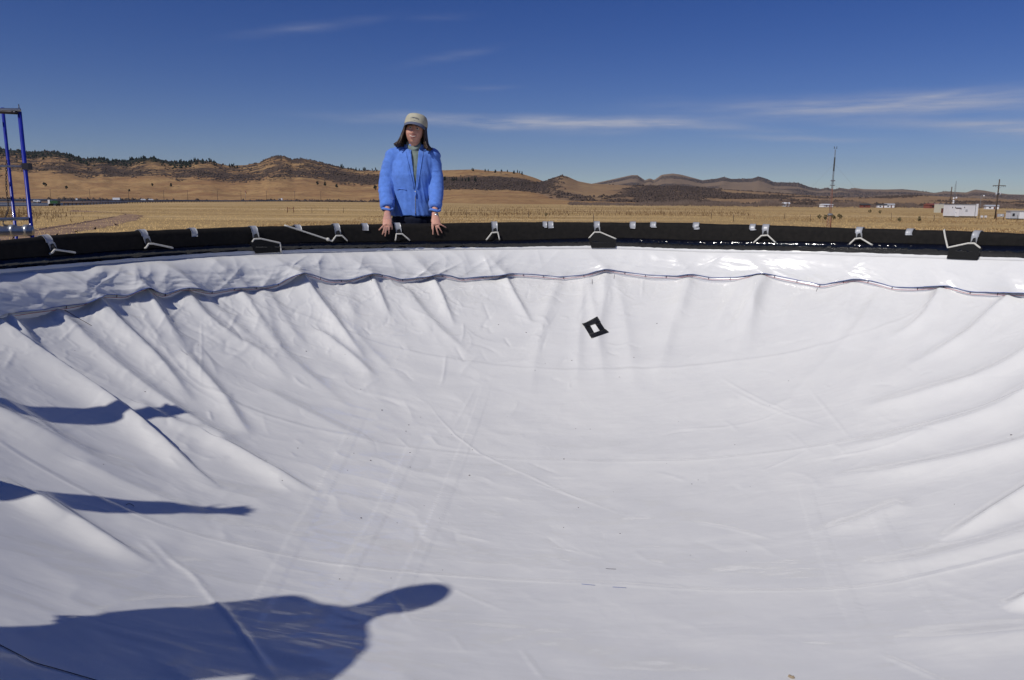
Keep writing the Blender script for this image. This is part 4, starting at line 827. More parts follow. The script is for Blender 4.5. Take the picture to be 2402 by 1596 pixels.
# power poles
PY = facing(2333, 514)[1]; b0 = at_y(np.array(2333.5), np.array(514.), PY); tz = at_y(np.array(2345.), np.array(421.), PY)[2]; az_ = at_y(np.array(2343.), np.array(436.), PY)[2]
t = thing('power_pole', 'wooden power pole with a crossarm and two transformers', 'power pole', (b0[0], PY, 0))
MB().tube([(0, 0, 0), (0, 0, tz)], [.17, .12], 10).build('pole', M_WOODPOLE, t); MB().box((0, -.16, az_), (2.9, .12, .14)).build('crossarm', M_WOODPOLE, t, False)
MB().tube([(-.75, -.16, az_-.05), (0, -.16, az_-.65)], .03, 6).tube([(.75, -.16, az_-.05), (0, -.16, az_-.65)], .03, 6).build('brace', M_GALV, t)
for x in (-1.35, -.9, .95, 1.35): MB().tube([(x, -.16, az_-.05), (x, -.16, az_-.28)], [.035, .06], 8).build('insulator', M_ROOFDK, t)
for x in (-.42, .45): MB().tube([(x, -.1, az_-2.2), (x, -.1, az_-1.45)], .2, 10).build('transformer', M_GREYP, t)
MB().box((0, -.16, az_-1.8), (1.0, .1, .3)).build('bracket', M_ROOFDK, t, False)
PY2 = 255.; b0 = at_y(np.array(2214.), np.array(500.), PY2); tz = at_y(np.array(2218.), np.array(439.), PY2)[2]; t = thing('bare_pole', 'plain dark wooden pole standing in front of the beige shed', 'pole', (b0[0], PY2-3, 0)); MB().tube([(0, 0, 0), (0, 0, tz)], [.2, .15], 8).build('pole', M_WOODPOLE, t); MB().box((0, -.2, tz*.25), (.3, .15, .6)).build('meter', M_GREYP, t, False)
t = thing('antenna_tower', 'faint lattice antenna tower with white dishes behind the container', 'antenna tower', (at_y(np.array(2237.), np.array(480.), 320.)[0], 320, 0)); tz = at_y(np.array(2240.), np.array(425.), 320.)[2]
lattice(t, 0, tz*.9, .3, .25, M_GALV, .05, 14); MB().tube([(0, 0, tz*.9), (0, 0, tz)], .07, 6).build('tip', M_ROOFDK, t)
for zz, x in ((tz*.44, -.5), (tz*.46, .6), (tz*.36, -.45), (tz*.30, -.45)): MB().ell((x, -.4, zz), (.42, .15, .42), 10, 6).build('dish', M_WHITEP, t)
t = thing('street_light', 'thin mast with a round white dish right of the container', 'dish mast', (at_y(np.array(2297.), np.array(500.), 200.)[0], 200, 0)); tz = at_y(np.array(2299.), np.array(458.), 200.)[2]; MB().tube([(0, 0, 0), (0, 0, tz)], .05, 6).build('mast', M_GALV, t); MB().tube([(0, 0, tz), (.5, -.1, tz-.2)], .04, 5).build('arm', M_GALV, t); MB().ell((.6, -.15, tz-.2), (.22, .12, .22), 10, 6).build('dish', M_WHITEP, t)
# far houses among the trees
def house(lab, px, y, w, h, mw, mr):
    d = ray(px, 480.); t = thing('far_house', lab, 'house', (d[0]/d[1]*y, y, .3), random.uniform(-.3, .3)); MB().box((0, 0, h/2), (w, w*.6, h)).build('wall', mw, t, False)
    a, b, e = w/2+.4, w*.3+.4, h*.45; mesh_np('roof', [(-a, -b, h), (a, -b, h), (a, b, h), (-a, b, h), (-a, 0, h+e), (a, 0, h+e)], [(0, 1, 5, 4), (2, 3, 4, 5), (1, 2, 5), (3, 0, 4), (3, 2, 1, 0)], mr, t, False)
    MB().box((-w*.2, -w*.3-.03, h*.5), (w*.16, .06, h*.4)).build('window', M_DARKGL, t, False); MB().box((w*.15, -w*.3-.03, h*.42), (w*.12, .06, h*.8)).build('door', M_BRNBOX, t, False)
for a in [('long red roofed building in the trees left of the container', 2187, 520, 9, 2.2, M_REDROOF, M_REDROOF), ('low white house in the trees just left of the mast', 1938, 560, 8, 1.6, M_WHITEP, M_WHITEP), ('small red house in the trees right of the mast', 2029, 540, 6, 1.8, M_REDROOF, M_ROOFDK),
          ('white house at the far tree line, left of a close pair', 2068, 550, 6, 1.8, M_WHITEP, M_ROOFDK), ('white house at the far tree line, right of a close pair', 2086, 555, 6, 2.0, M_WHITEP, M_GREYP), ('white house low on the plain near the power pole', 2326, 480, 7, 1.8, M_WHITEP, M_GREYP), ('small white house in the scrub left of the mast', 1843, 600, 5, 2.2, M_GREYP, M_WHITEP)]: house(*a)
p = hill_point(655., .02); t = thing('far_house', 'tiny pale hut at the foot of the rounded hill', 'house', p); MB().box((0, 0, 1.2), (4, 3, 2.4)).build('wall', M_WHITEP, t, False); MB().box((3.4, 0, 1.6), (2.2, 3, 3.2)).build('annex', M_WHITEP, t, False); MB().box((0, 0, 2.5), (4.3, 3.3, .2)).build('roof', M_ROOFDK, t, False)

# ------------------------------------------------------------------ scaffolds round the tank
def sp(px, py, y): return at_y(np.array(float(px)), np.array(float(py)), y)
SY = 5.55
sca = thing('blue_scaffold', 'blue scaffold frame with steel rails at the left edge', 'scaffold', (sp(72, 555, SY)[0]-.3, SY, 0))
def vpost(x, y, z0, z1, r, m=M_BLUE, par=None): return MB().tube([(x, y, z0), (x, y, z1)], r, 12).build('post', m, par or sca)
pm = sp(60, 400, SY); xm = pm[0]; zt = sp(50, 252, SY)[2]
po = vpost(xm, SY, 0, zt-.03, .0135); MB().tube([(xm, SY, zt-.04), (xm, SY, zt+.02)], [.005, .003], 6).build('pin', M_CHAIN, po)
xi = sp(22, 400, SY+.45)[0]; vpost(xi, SY+.45, 0, sp(10, 253, SY+.45)[2], .0115)
xf = sp(1, 555, SY-.35)[0]-.02; vpost(xf, SY-.35, 0, 3.02, .016)
zr = sp(55, 259, SY)[2]
MB().tube([(xm+.02, SY-.02, zr), (xm-2.2, SY-.02, zr)], .011, 10).build('rail', M_STEEL, sca)
MB().tube([(xm-.005, SY-.03, zr-.02), (xm-.9, SY+.75, sp(-60, 210, SY+.45)[2]-.12)], .013, 10).build('rail', M_CHAIN, sca)
zm = sp(40, 391, SY)[2]; MB().tube([(xm+.01, SY, zm), (xm-2.2, SY, zm)], .008, 10).build('rail', M_STEEL, sca)
MB().box((xm+.02, SY-.01, zm), (.045, .05, .045)).build('clamp', M_CHAIN, sca, False)
zl = sp(68, 513, SY)[2]; MB().tube([(xm, SY-.02, zl), (xm-1.6, SY-.3, zl-.05)], .012, 10).build('rail', M_STEEL, sca)
zp = sp(70, 541, SY)[2]
MB().tube([(xm+.02, SY-.02, zp), (xm-1.8, SY-.35, zp-.035)], .034, 12).build('deck_tube', M_STEEL, sca)
for f in (.0, .09, .20): MB().tube([(xm-f*1.0, SY-.02-f*.18, zp), (xm-f-.035, SY-.02-f*.18, zp)], .042, 12).build('collar', M_STEEL, sca)
ch = MB(); cx = [(xi+.02, SY+.40, zm+.05), (xi-.015, SY+.41, zm-.15), (xi-.005, SY+.41, zl+.05), (xi+.05, SY+.2, zl-.06), (xm-.13, SY+.02, zp+.03), (xm-.12, SY-.05, zp-.12)]
cpts = smoothpoly(np.array(cx), 3); seg = np.concatenate([[0], np.cumsum(np.linalg.norm(np.diff(cpts, axis=0), axis=1))])
def chain(mb, P, pitch=.02):
    seg = np.concatenate([[0], np.cumsum(np.linalg.norm(np.diff(P, axis=0), axis=1))]); n = int(seg[-1]/pitch)
    for i in range(n):
        c = np.array([np.interp(i*pitch, seg, P[:, j]) for j in range(3)]); d = np.array([np.interp(i*pitch+.01, seg, P[:, j]) for j in range(3)])-c; d /= max(np.linalg.norm(d), 1e-6)
        s = np.cross(d, (0, 1, 0) if i % 2 else (1, 0.2, 0)); s /= max(np.linalg.norm(s), 1e-6); a = np.linspace(0, 2*math.pi, 8, endpoint=False)
        mb.tube([c+d*.013*math.cos(q)+s*.007*math.sin(q) for q in np.append(a, a[0])], .0022, 5, False)
    return mb
chain(ch, cpts).build('chain', M_CHAIN, sca)
hang = np.array([(xi-.6+.6*t, SY+.3+.1*t, zm-.01-.10*math.sin(t*math.pi*.9)) for t in np.linspace(0, 1, 14)]); chain(MB(), hang).build('chain', M_CHAIN, sca)
for i in range(3): MB().box((xm-.75, SY-.35+.24*i-.3, 2.37), (1.5, .22, .045)).build('plank', M_PLANK, sca, False)
for x in (xm-1.5,): vpost(x, SY, 0, zt-.1, .0175); vpost(x, SY-.8, 0, 2.4, .0175)
vpost(xm, SY-.8, 0, 2.4, .0175)
for z in (.5, 1.4): MB().tube([(xm, SY, z), (xm-1.5, SY, z)], .012, 8).build('brace', M_STEEL, sca)
rezero(sca)
def platform(name, lab, cx_, cy_, ang, w, d, z, n=4):
    t = thing(name, lab, 'scaffold', (cx_, cy_, 0), ang)
    for i in range(n): MB().box((0, -d/2+d*(i+.5)/n, z-.025), (w, d/n-.015, .045)).build('plank', M_PLANK, t, False)
    for x in (-w/2+.05, w/2-.05):
        for y in (-d/2+.05, d/2-.05): MB().tube([(x, y, 0), (x, y, z-.05)], .021, 10).build('post', M_BLUE, t)
        for zz in (.3, z*.5, z-.08): MB().tube([(x, -d/2+.05, zz), (x, d/2-.05, zz)], .016, 8).build('rung', M_BLUE, t)
    for y in (-d/2+.05, d/2-.05): MB().tube([(-w/2+.05, y, z-.08), (w/2-.05, y, z-.08)], .018, 8).build('ledger', M_STEEL, t); MB().tube([(-w/2+.05, y, .3), (w/2-.05, y, z-.2)], .014, 8).build('brace', M_STEEL, t)
    return t
platform('work_platform', 'low scaffold platform behind the tank under the woman', -1.05, 7.05, .28, 2.0, .75, 2.40)

# ------------------------------------------------------------------ people
SKIN = mat('skin', (.62, .325, .24), .5, .4, var=.10, vscale=14); SKIN.node_tree.nodes['Principled BSDF'].inputs['Subsurface Weight'].default_value = .06
M_FLEECE = mat('blue_fleece', (.115, .245, .70), .95, .1, var=.12, vscale=30, bump=.25, bscale=260, sheen=.15, bdist=.002)
M_DENIM = mat('dark_navy_denim', (.008, .011, .026), .85, .2, var=.4, vscale=20, bump=.3, bscale=200, bdist=.002)
M_SHIRT = mat('grey_green_knit', (.20, .25, .23), .9, .15, var=.12, vscale=30, bump=.4, bscale=150, bdist=.002)
M_CAP = mat('khaki_cap', (.46, .44, .34), .9, .15, var=.10, vscale=25, bump=.25, bscale=200, bdist=.002); M_BRIM = mat('grey_blue_brim', (.13, .15, .22), .85, .2)
M_HAIR = mat('brown_hair', (.045, .026, .016), .42, .5, var=.75, vscale=30, stretch=(8, 8, 1)); M_TEETH = mat('teeth', (.75, .70, .60), .3); M_LIP = mat('lips', (.38, .13, .11), .45); M_EYEW = mat('eye_white', (.6, .58, .55), .2); M_IRIS = mat('iris', (.03, .025, .02), .1)
M_SHOE = mat('brown_shoe', (.08, .05, .03), .7); M_WATCH = mat('watch_steel', (.55, .55, .55), .25, metal=.8)
M_RED = mat('dark_red_jacket', (.22, .03, .03), .9, .1, var=.15, vscale=20); M_GREYJ = mat('grey_jacket', (.12, .13, .14), .9, .1, var=.15, vscale=20); M_JEAN = mat('blue_jeans', (.05, .08, .16), .9, .15, var=.2, vscale=20)
def remesh(mb, name, m, parent, voxel, smooth=4, noise=0.0, nscale=9.0, cut=None):
    o = mb.build(name, m, parent); md = o.modifiers.new('r', 'REMESH'); md.mode = 'VOXEL'; md.voxel_size = voxel; md.use_smooth_shade = True
    if smooth: s = o.modifiers.new('s', 'SMOOTH'); s.factor = .5; s.iterations = smooth
    dg = bpy.context.evaluated_depsgraph_get(); me = bpy.data.meshes.new_from_object(o.evaluated_get(dg)); old = o.data; o.modifiers.clear(); o.data = me; bpy.data.meshes.remove(old); me.name = name
    if noise or cut:
        n = len(me.vertices); V = np.empty(n*3, np.float32); me.vertices.foreach_get('co', V); V = V.reshape(-1, 3).astype(float)
        if noise:
            Nn = np.empty(n*3, np.float32); me.vertex_normals.foreach_get('vector', Nn); Nn = Nn.reshape(-1, 3)
            xc = np.median(V[:, 0]); yc = np.median(V[:, 1]); am = sstep(.165, .205, np.hypot(V[:, 0]-xc, V[:, 1]-yc)) if name == 'jacket' else 0
            q1 = fbm((V[:, 0]+V[:, 1]*.4)*nscale*1.7+V[:, 2]*nscale*.35+40, V[:, 2]*nscale*.45+60, 5, 3); q2 = fbm((V[:, 0]+V[:, 1])*nscale*.8+V[:, 2]*nscale*.5+9, V[:, 2]*nscale*1.7+70, 15, 3)
            w = (1-np.abs(2*q1-1))*(1-am)+(1-np.abs(2*q2-1))*am; V = V + Nn*((w-.72)*noise*(1-.35*am))[:, None]
            me.vertices.foreach_set('co', V.astype(np.float32).ravel())
        if cut:
            import bmesh
            bm = bmesh.new(); bm.from_mesh(me); 
            for co, no in getattr(cut, 'planes', []): bmesh.ops.bisect_plane(bm, geom=bm.verts[:]+bm.edges[:]+bm.faces[:], plane_co=co, plane_no=no)
            bm.faces.ensure_lookup_table(); bmesh.ops.delete(bm, geom=[f for f in bm.faces if cut(f.calc_center_median())], context='FACES'); bm.to_mesh(me); bm.free()
        me.update()
    me.polygons.foreach_set('use_smooth', np.ones(len(me.polygons), bool))
    return o
def head_pts(c, R, s=1.0, n=72, m_=54):
    a = np.linspace(0, 2*math.pi, n, endpoint=False); b = np.linspace(0, math.pi, m_); Aq, Bq = np.meshgrid(a, b, indexing='ij')
    x = np.sin(Bq)*np.sin(Aq); y = -np.sin(Bq)*np.cos(Aq); z = np.cos(Bq); fr = np.clip(-y, 0, 1)
    low = np.clip(-z, 0, 1); X = .0785*x*(1-.25*low**1.7*(.4+.6*fr)); Y_ = np.where(y < 0, .092, .098)*y*(1-.12*low); Zz = .113*z
    g = lambda x0, z0, sx, sz: np.exp(-((X-x0)/sx)**2-((Zz-z0)/sz)**2)*(fr > .05)
    d = .017*g(0, -.022, .013, .013)+.010*g(0, -.002, .009, .020) - .009*(g(.031, .014, .017, .012)+g(-.031, .014, .017, .012)) + .006*(g(.031, .032, .025, .009)+g(-.031, .032, .025, .009)) + .010*(g(.042, -.030, .02, .018)+g(-.042, -.030, .02, .018)) + .004*g(0, -.060, .028, .010) - .003*g(0, -.050, .030, .004)+ .009*g(0, -.100, .022, .016) - .003*g(0, -.078, .03, .007)
    Y_ = Y_ - d
    V = np.stack([X, Y_, Zz], -1)*s; V = V.reshape(-1, 3) @ np.asarray(R).T + np.asarray(c)
    Fq = grid_faces(n, m_, cu=True); return V, Fq.tolist()
def build_person(name, lab, J, mats, hands, voxel=.007, hat=True, hair='long', detail=True, collar=True, female=True, vcut=None):
    """J: joints in world space; hands: {'l': finger chains, 'r': ...}; the figure faces -y in its head frame R"""
    t = thing(name, lab, 'person', J['foot']); R = np.asarray(J['R']); hc = np.asarray(J['head']); fwd = np.asarray(J['fwd']); side = np.asarray(J['side'])
    A = {k_: np.asarray(v, float) for k_, v in J.items() if k_ not in ('R',)}
    body = MB(); V, Fq = head_pts(hc, R); body.add(V, Fq)
    up = R @ np.array([0, 0, 1.]); body.tube([A['neck']-np.array([0, 0, .05]), A['neck'], hc+up*-.06], [.062, .054, .05] if female else [.088, .070, .064], 14)
    for s in (-1, 1): body.ell(hc+R @ np.array([s*.077, .008, -.005]), (.012, .02, .03), 8, 6, R)
    chest = A['chest']; pel = A['pelvis']
    fr_, ax = (.17, .115) if female else (.19, .12)
    def trunk(mb, grow=0.0, lo=0.0, bust=.0):
        Rz = np.stack([side, -fwd, (0, 0, 1)], 1); n = 28; a = np.arange(n)*2*math.pi/n; prof = [(-.12, .80, .90), (0, .98, 1.0), (.2, .93, .93), (.42, .95, 1.0), (.62, 1.0, 1.14), (.8, 1.02, .98), (.93, .90, .85), (1.0, .52, .62)]
        V = []
        for h, a1, a2 in prof:
            if h < lo: h = lo
            c = pel + (chest-pel)*h; q = np.stack([np.cos(a)*(fr_*a1+grow), np.sin(a)*(ax*a2+grow)], -1); V.append(c + np.outer(q[:, 0], side) + np.outer(q[:, 1], -fwd) - np.outer(np.clip(-q[:, 1]*0, 0, 1), fwd))
        kk = len(prof); Fc = [(i*n+j, i*n+(j+1) % n, (i+1)*n+(j+1) % n, (i+1)*n+j) for i in range(kk-1) for j in range(n)] + [tuple(range(n-1, -1, -1)), tuple((kk-1)*n+j for j in range(n))]
        mb.add(np.concatenate(V), Fc)
        if bust:
            for s in (-1, 1): mb.ell(pel+(chest-pel)*.62+side*s*.078+fwd*(ax*.55+grow), (.075+grow, .07+grow, .075), 12, 8)
    trunk(body)
    for q in ('l', 'r'):
        body.tube(smoothpoly(np.array([A['sh'+q], A['el'+q], A['wr'+q]]), 2), np.interp(np.linspace(0, 1, 9), [0, .5, 1], [.048, .038, .026] if female else [.055, .048, .040]), 12)
        body.tube([A['hip'+q], A['kn'+q], A['an'+q]], [.075, .05, .036], 12)
        H = hands[q]; body.tube(H['palm'], np.array(H['palm_r']), 12)
        for ch_, r0 in H['fingers']: P_ = smoothpoly(np.array(ch_, float), 2); body.tube(P_, np.linspace(r0, r0*.78, len(P_)), 8); body.ell(P_[-1], (r0*.8,)*3, 8, 6)
    b = remesh(body, 'body', SKIN, t, voxel, 2)
    # clothes
    jk = MB(); trunk(jk, .026)
    for q in ('l', 'r'):
        P_ = smoothpoly(np.array([A['neck']+(A['sh'+q]-A['neck'])*.45-np.array([0, 0, .04]), A['sh'+q], A['el'+q], A['wr'+q]+(A['el'+q]-A['wr'+q])*.10]), 2)
        jk.tube(P_, np.interp(np.linspace(0, 1, len(P_)), [0, .2, .5, .75, .93, 1], np.array([.07, .078, .073, .066, .062, .048])*(1.0 if q == 'r' else .92)), 16); jk.ell(A['sh'+q]+np.array([0, 0, -.005]), (.075, .075, .07), 12, 8)
    if collar: jk.rings([((*A['neck'][:2]+(hc-A['neck'])[:2]*.0, A['neck'][2]-.075), .105, .10), ((*A['neck'][:2], A['neck'][2]-.02), .088, .085), ((*A['neck'][:2], A['neck'][2]+.035), .092, .086)], 24)
    j = remesh(jk, 'jacket', mats['jacket'], t, voxel*1.1, 8, .024, 6.0, cut=vcut)
    if vcut is not None:
        so = j.modifiers.new('thick', 'SOLIDIFY'); so.thickness = .006; so.offset = -1
    tr = MB(); tr.rings([(pel+np.array([0, 0, -.12]), .165, .125), (pel+np.array([0, 0, -.03]), .180, .135), (pel+np.array([0, 0, .05]), .15, .10)], 24)
    for q in ('l', 'r'): tr.tube([A['hip'+q]+np.array([0, 0, .02]), A['hip'+q]*.5+A['kn'+q]*.5, A['kn'+q], A['an'+q]+np.array([0, 0, .02])], [.098, .085, .07, .058], 16)
    remesh(tr, 'trousers', mats['trousers'], t, .012, 4, .012, 8)
    for q in ('l', 'r'):
        f = A['an'+q]; fd = fwd; sh = MB(); sh.tube([f+fd*-.05+np.array([0, 0, -.035]), f+fd*.04+np.array([0, 0, -.03]), f+fd*.12+np.array([0, 0, -.04]), f+fd*.19+np.array([0, 0, -.048])], np.array([(.04, .04), (.045, .045), (.042, .032), (.03, .022)]), 12); sh.tube([f+np.array([0, 0, -.03]), f+np.array([0, 0, .05])], [.046, .048], 12)
        remesh(sh, 'shoe', M_SHOE, t, .008, 3)
    if 'shirt' in mats:
        sh = MB(); n0 = A['neck']; ht = hc - up*.098
        sh.tube([n0-np.array([0, 0, .10]), n0-np.array([0, 0, .03]), n0+(ht-n0)*.55, n0+(ht-n0)*.95], [.10, .072, .066, .065], 20); trunk(sh, .012, .35)
        remesh(sh, 'sweater', mats['shirt'], t, .008, 3, .010, 12)
    if detail:
        L3 = lambda p: hc + R @ np.asarray(p, float)
        for s in (-1, 1):
            e = MB().ell(L3((s*.031, -.080, .013)), (.0125, .008, .007), 10, 8, R).build('eye', M_EYEW, t); MB().ell(L3((s*.031, -.0865, .013)), (.0055, .003, .0055), 8, 6, R).build('iris', M_IRIS, e)
            MB().tube([L3((s*.015, -.094, .032)), L3((s*.031, -.094, .0345)), L3((s*.047, -.083, .029))], [.003, .0034, .0015], 6).build('eyebrow', M_HAIR, t)
            MB().tube([L3((s*.018, -.0885, .0205)), L3((s*.031, -.0915, .0225)), L3((s*.045, -.083, .018))], .003, 6).build('eyelid', SKIN, t)
        for nm, zz, m_, rr, yy in (('upper_lip', -.0485, M_LIP, .0042, -.0965), ('lower_lip', -.0655, M_LIP, .0048, -.0945)):
            MB().tube([L3((x, yy+abs(x)**1.7*3.2, zz-.001+x*x*(9 if zz > -.06 else 17))) for x in np.linspace(-.034, .034, 13)], [rr*max(.3, 1-(abs(x)/.036)**2) for x in np.linspace(-.034, .034, 13)], 8).build(nm, m_, t)
        MB().tube([L3((x, -.0945+abs(x)**1.7*3.2, -.0575+x*x*13)) for x in np.linspace(-.027, .027, 11)], np.array([(.0085*max(.25, 1-(abs(x)/.028)**2), .003) for x in np.linspace(-.024, .024, 11)]), 8).build('teeth', M_TEETH, t)
    # hair
    hr = MB(); rg = np.random.default_rng(5); Lh = lambda p: hc + R @ np.asarray(p, float)
    if hair == 'long':
        for i in range(300):
            th = rg.uniform(-1, 1); a = math.copysign(1.12+abs(th)*2.0, th)             # round the back, from temple to temple
            r0 = 1.04; x, y = math.sin(a), -math.cos(a)
            L = rg.uniform(.95, 1.1); flare = rg.uniform(.0, .028)+ .022*max(0, abs(x)-.5); fwdl = .02*rg.normal()
            P_ = [Lh((x*.080, y*.098, .075)), Lh((x*.087*r0, y*.107, .02)), Lh((x*(.100+flare*.3), y*.114, -.05)), Lh((x*(.102+flare*.7), y*.112+fwdl*.4, -.095)), Lh((x*(.105+flare*1.5)+rg.normal()*.008, y*.108+fwdl, -.128*L-.012*rg.random()))]
            hr.tube(smoothpoly(np.array(P_), 1), np.linspace(.012, .0045, 8)*rg.uniform(.6, 1.2), 5)
        V, Fq = head_pts(hc, R); q = (V-hc) @ R; kq = (q[:, 1] > -.035) & (q[:, 2] > -.07) | (q[:, 2] > .055); V2 = hc + (q*1.07) @ R.T
        idx = np.cumsum(kq)-1; hr.add(V2[kq], [[int(idx[i]) for i in f] for f in Fq if all(kq[i] for i in f)])
    else:
        V, Fq = head_pts(hc, R); q = (V-hc) @ R; kq = (q[:, 1] > -.01) & (q[:, 2] > -.06) | (q[:, 2] > .05); V2 = hc + (q*(1.14+.06*rg.random((len(q), 1)))) @ R.T
        idx = np.cumsum(kq)-1; hr.add(V2[kq], [[int(idx[i]) for i in f] for f in Fq if all(kq[i] for i in f)])
    hr.build('hair', M_HAIR, t)
    if hat:
        cp = MB(); n, m_ = 40, 14; a = np.linspace(0, 2*math.pi, n, endpoint=False); V = []
        for jj in range(m_):
            b_ = jj/(m_-1)*math.pi/2; hgt = .098*math.sin(b_)**.95; rr = math.cos(b_)**.42 if jj < m_-1 else 0.01
            V.append([Lh((.097*rr*math.sin(q), .004-(.112 if math.cos(q) > 0 else .110)*rr*math.cos(q), .047+hgt-.018*math.cos(q)*0)) for q in a])
        V = np.array(V); dome = mesh_np('cap', V.reshape(-1, 3), grid_faces(m_, n, cv=True).tolist()+[[(m_-1)*n+i for i in range(n)]], M_CAP, t)
        dome.modifiers.new('t', 'SOLIDIFY').thickness = .003
        G = []
        for s in np.linspace(0, 1, 8):
            G.append([Lh((.094*math.sin(q)*(1+.03*s), .004-.112*math.cos(q)-s*.066*max(0, math.cos(q*1.0))**.6, .063-.030*s-.020*(math.sin(q))**2*(.4+.6*s))) for q in np.linspace(-1.25, 1.25, 24)])
        br = grid_obj('brim', np.array(G), M_BRIM, dome); so = br.modifiers.new('t', 'SOLIDIFY'); so.thickness = .004
        MB().tube([Lh((.033*math.cos(q), .004-.1145+.010*abs(math.cos(q))+.020*max(0, math.sin(q)), .095+.021*math.sin(q))) for q in np.linspace(0, 2*math.pi, 25)], .0012, 5, False).build('emblem_ring', M_BRIM, dome)
        for s in (-.3, 0, .3): MB().tube([Lh((.028*s*2-.008, -.1085, .098)), Lh((.028*s*2+.008, -.1085, .095))], .0022, 5).build('emblem_stitch', M_BRIM, dome)
        MB().ell(Lh((0, .004, .147)), (.007, .007, .004), 8, 6, R).build('button', M_CAP, dome)
    return t
def rotm(rx, ry, rz): return np.array((Matrix.Rotation(rz, 3, 'Z') @ Matrix.Rotation(ry, 3, 'Y') @ Matrix.Rotation(rx, 3, 'X')))
# the woman behind the far rim
Z1 = lambda x, y, yd: at_y(np.array(840+x/4.612), np.array(240+y/4.612), yd)
YB = 6.86
def wall_pt(x, y, off): p = on_cyl(np.array(840+x/4.612), np.array(240+y/4.612), 3.4495-off); return p
def fing(kn, tip, r, offs=(.022, .026, .011)):
    kn = np.array(kn, float); tip = np.array(tip, float); return ([wall_pt(*(kn+(tip-kn)*f), o) for f, o in ((0, offs[0]), (.5, offs[1]), (1, offs[2]))], r)
ztop = float(z_rim(np.array(-.36)))
def hand_r():
    w = Z1(318, 1190, 6.60); k0 = wall_pt(312, 1335, .020)
    over = wall_pt(316, 1300, -.012); over[2] = ztop+.022
    F_ = [fing((272, 1335), (228, 1385), .0080), fing((290, 1345), (264, 1430), .0085), fing((312, 1348), (292, 1447), .0088), fing((338, 1342), (332, 1425), .0085)]
    th = [over+np.array([.02, .0, .0]), wall_pt(365, 1330, .02), wall_pt(366, 1372, .015)]
    return dict(palm=[w, (w+over)/2+np.array([0, 0, .004]), over, k0], palm_r=[(.027, .022), (.032, .020), (.040, .018), (.037, .014)], fingers=F_+[(th, .0095)])
def hand_l():
    w = Z1(832, 1200, 6.60); k0 = wall_pt(845, 1330, .020); over = wall_pt(840, 1298, -.012); over[2] = ztop+.022
    F_ = [fing((812, 1338), (810, 1430), .0085), fing((842, 1345), (868, 1437), .0088), fing((866, 1338), (908, 1412), .0085), fing((884, 1318), (950, 1356), .0080)]
    th = [over+np.array([-.02, .0, .0]), wall_pt(800, 1325, .02), wall_pt(803, 1370, .015)]
    return dict(palm=[w, (w+over)/2+np.array([0, 0, .004]), over, k0], palm_r=[(.027, .022), (.032, .020), (.040, .018), (.037, .014)], fingers=F_+[(th, .0095)])
hr_, hl_ = hand_r(), hand_l()
hd = Z1(616, 320, YB-.05); R_w = rotm(rad(-6), rad(8), rad(-2))
nk = Z1(618, 505, YB+.01); ch_ = Z1(600, 520, YB+.01); pl_ = Z1(585, 1230, YB-.02)
flo = 2.40
JW = dict(foot=(pl_[0], YB, flo), head=hd, R=R_w, neck=nk, chest=ch_, pelvis=pl_, fwd=(0, -1, 0), side=(1, 0, 0),
          shr=Z1(385, 570, YB), elr=Z1(300, 880, YB-.02), wrr=Z1(318, 1180, 6.61), shl=Z1(800, 575, YB), ell=Z1(852, 880, YB-.02), wrl=Z1(832, 1190, 6.61),
          hipr=pl_+np.array([-.085, .01, -.06]), hipl=pl_+np.array([.085, .01, -.06]), knr=(pl_[0]-.10, YB-.03, flo+.40), knl=(pl_[0]+.10, YB-.03, flo+.40), anr=(pl_[0]-.11, YB+.05, flo+.07), anl=(pl_[0]+.11, YB+.05, flo+.07))
VT, VB = Z1(606, 500, YB-.15), Z1(622, 948, YB-.15)
def v_open(c):                                # the jacket is unzipped to a narrow V in front
    f = (c.z-VB[2])/(VT[2]-VB[2]); return c.y < YB-.02 and f > 0 and abs(c.x-(VB[0]+(VT[0]-VB[0])*f)) < .034*f+.0004
v_open.planes = []
for sg_ in (-1, 1):
    dx_, dz_ = VT[0]+sg_*.034-VB[0], VT[2]-VB[2]; v_open.planes.append(((VB[0], VB[1], VB[2]), Vector((dz_, 0, -dx_)).normalized()))
woman = build_person('person', 'smiling woman in blue fleece jacket and khaki cap, hands on the black rim', JW, dict(jacket=M_FLEECE, trousers=M_DENIM, shirt=M_SHIRT), dict(r=hr_, l=hl_), voxel=.0055, vcut=v_open)
# zip, pocket seams, cuffs and watch
def front(x, y, d=.0): p = Z1(x, y, YB-.175-d); return p
bj = [c for c in woman.children if c.name.startswith('jacket')][0]
from mathutils.bvhtree import BVHTree
bvh = BVHTree.FromObject(bj, bpy.context.evaluated_depsgraph_get())
def snap(x, y, off=.003):
    d = Vector(ray(840+x/4.612, 240+y/4.612)); h = bvh.ray_cast(Vector(CAM), d); 
    return np.array(h[0]-d*off) if h[0] is not None else Z1(x, y, YB-.16)
MB().tube([snap(620, y, .002) for y in np.linspace(960, 1215, 14)], .0035, 6).build('zip', M_WATCH, woman)
MB().tube([snap(622, 975, .006), snap(625, 1030, .006)], .005, 6).build('zip_pull', M_FLEECE, woman)
MB().tube([snap(x, y) for x, y in ((425, 948), (455, 938), (490, 942), (525, 955))], .0034, 6).build('pocket_seam', M_FLEECE, woman)
for x0, x1, xb0 in ((524, 614, 606), (694, 632, 628)):
    MB().tube([snap(x0+(x1-x0)*f+(-9 if x0 < 600 else 9), 540+(400)*f) for f in np.linspace(0, 1, 12)], .004, 6).build('placket', M_FLEECE, woman)
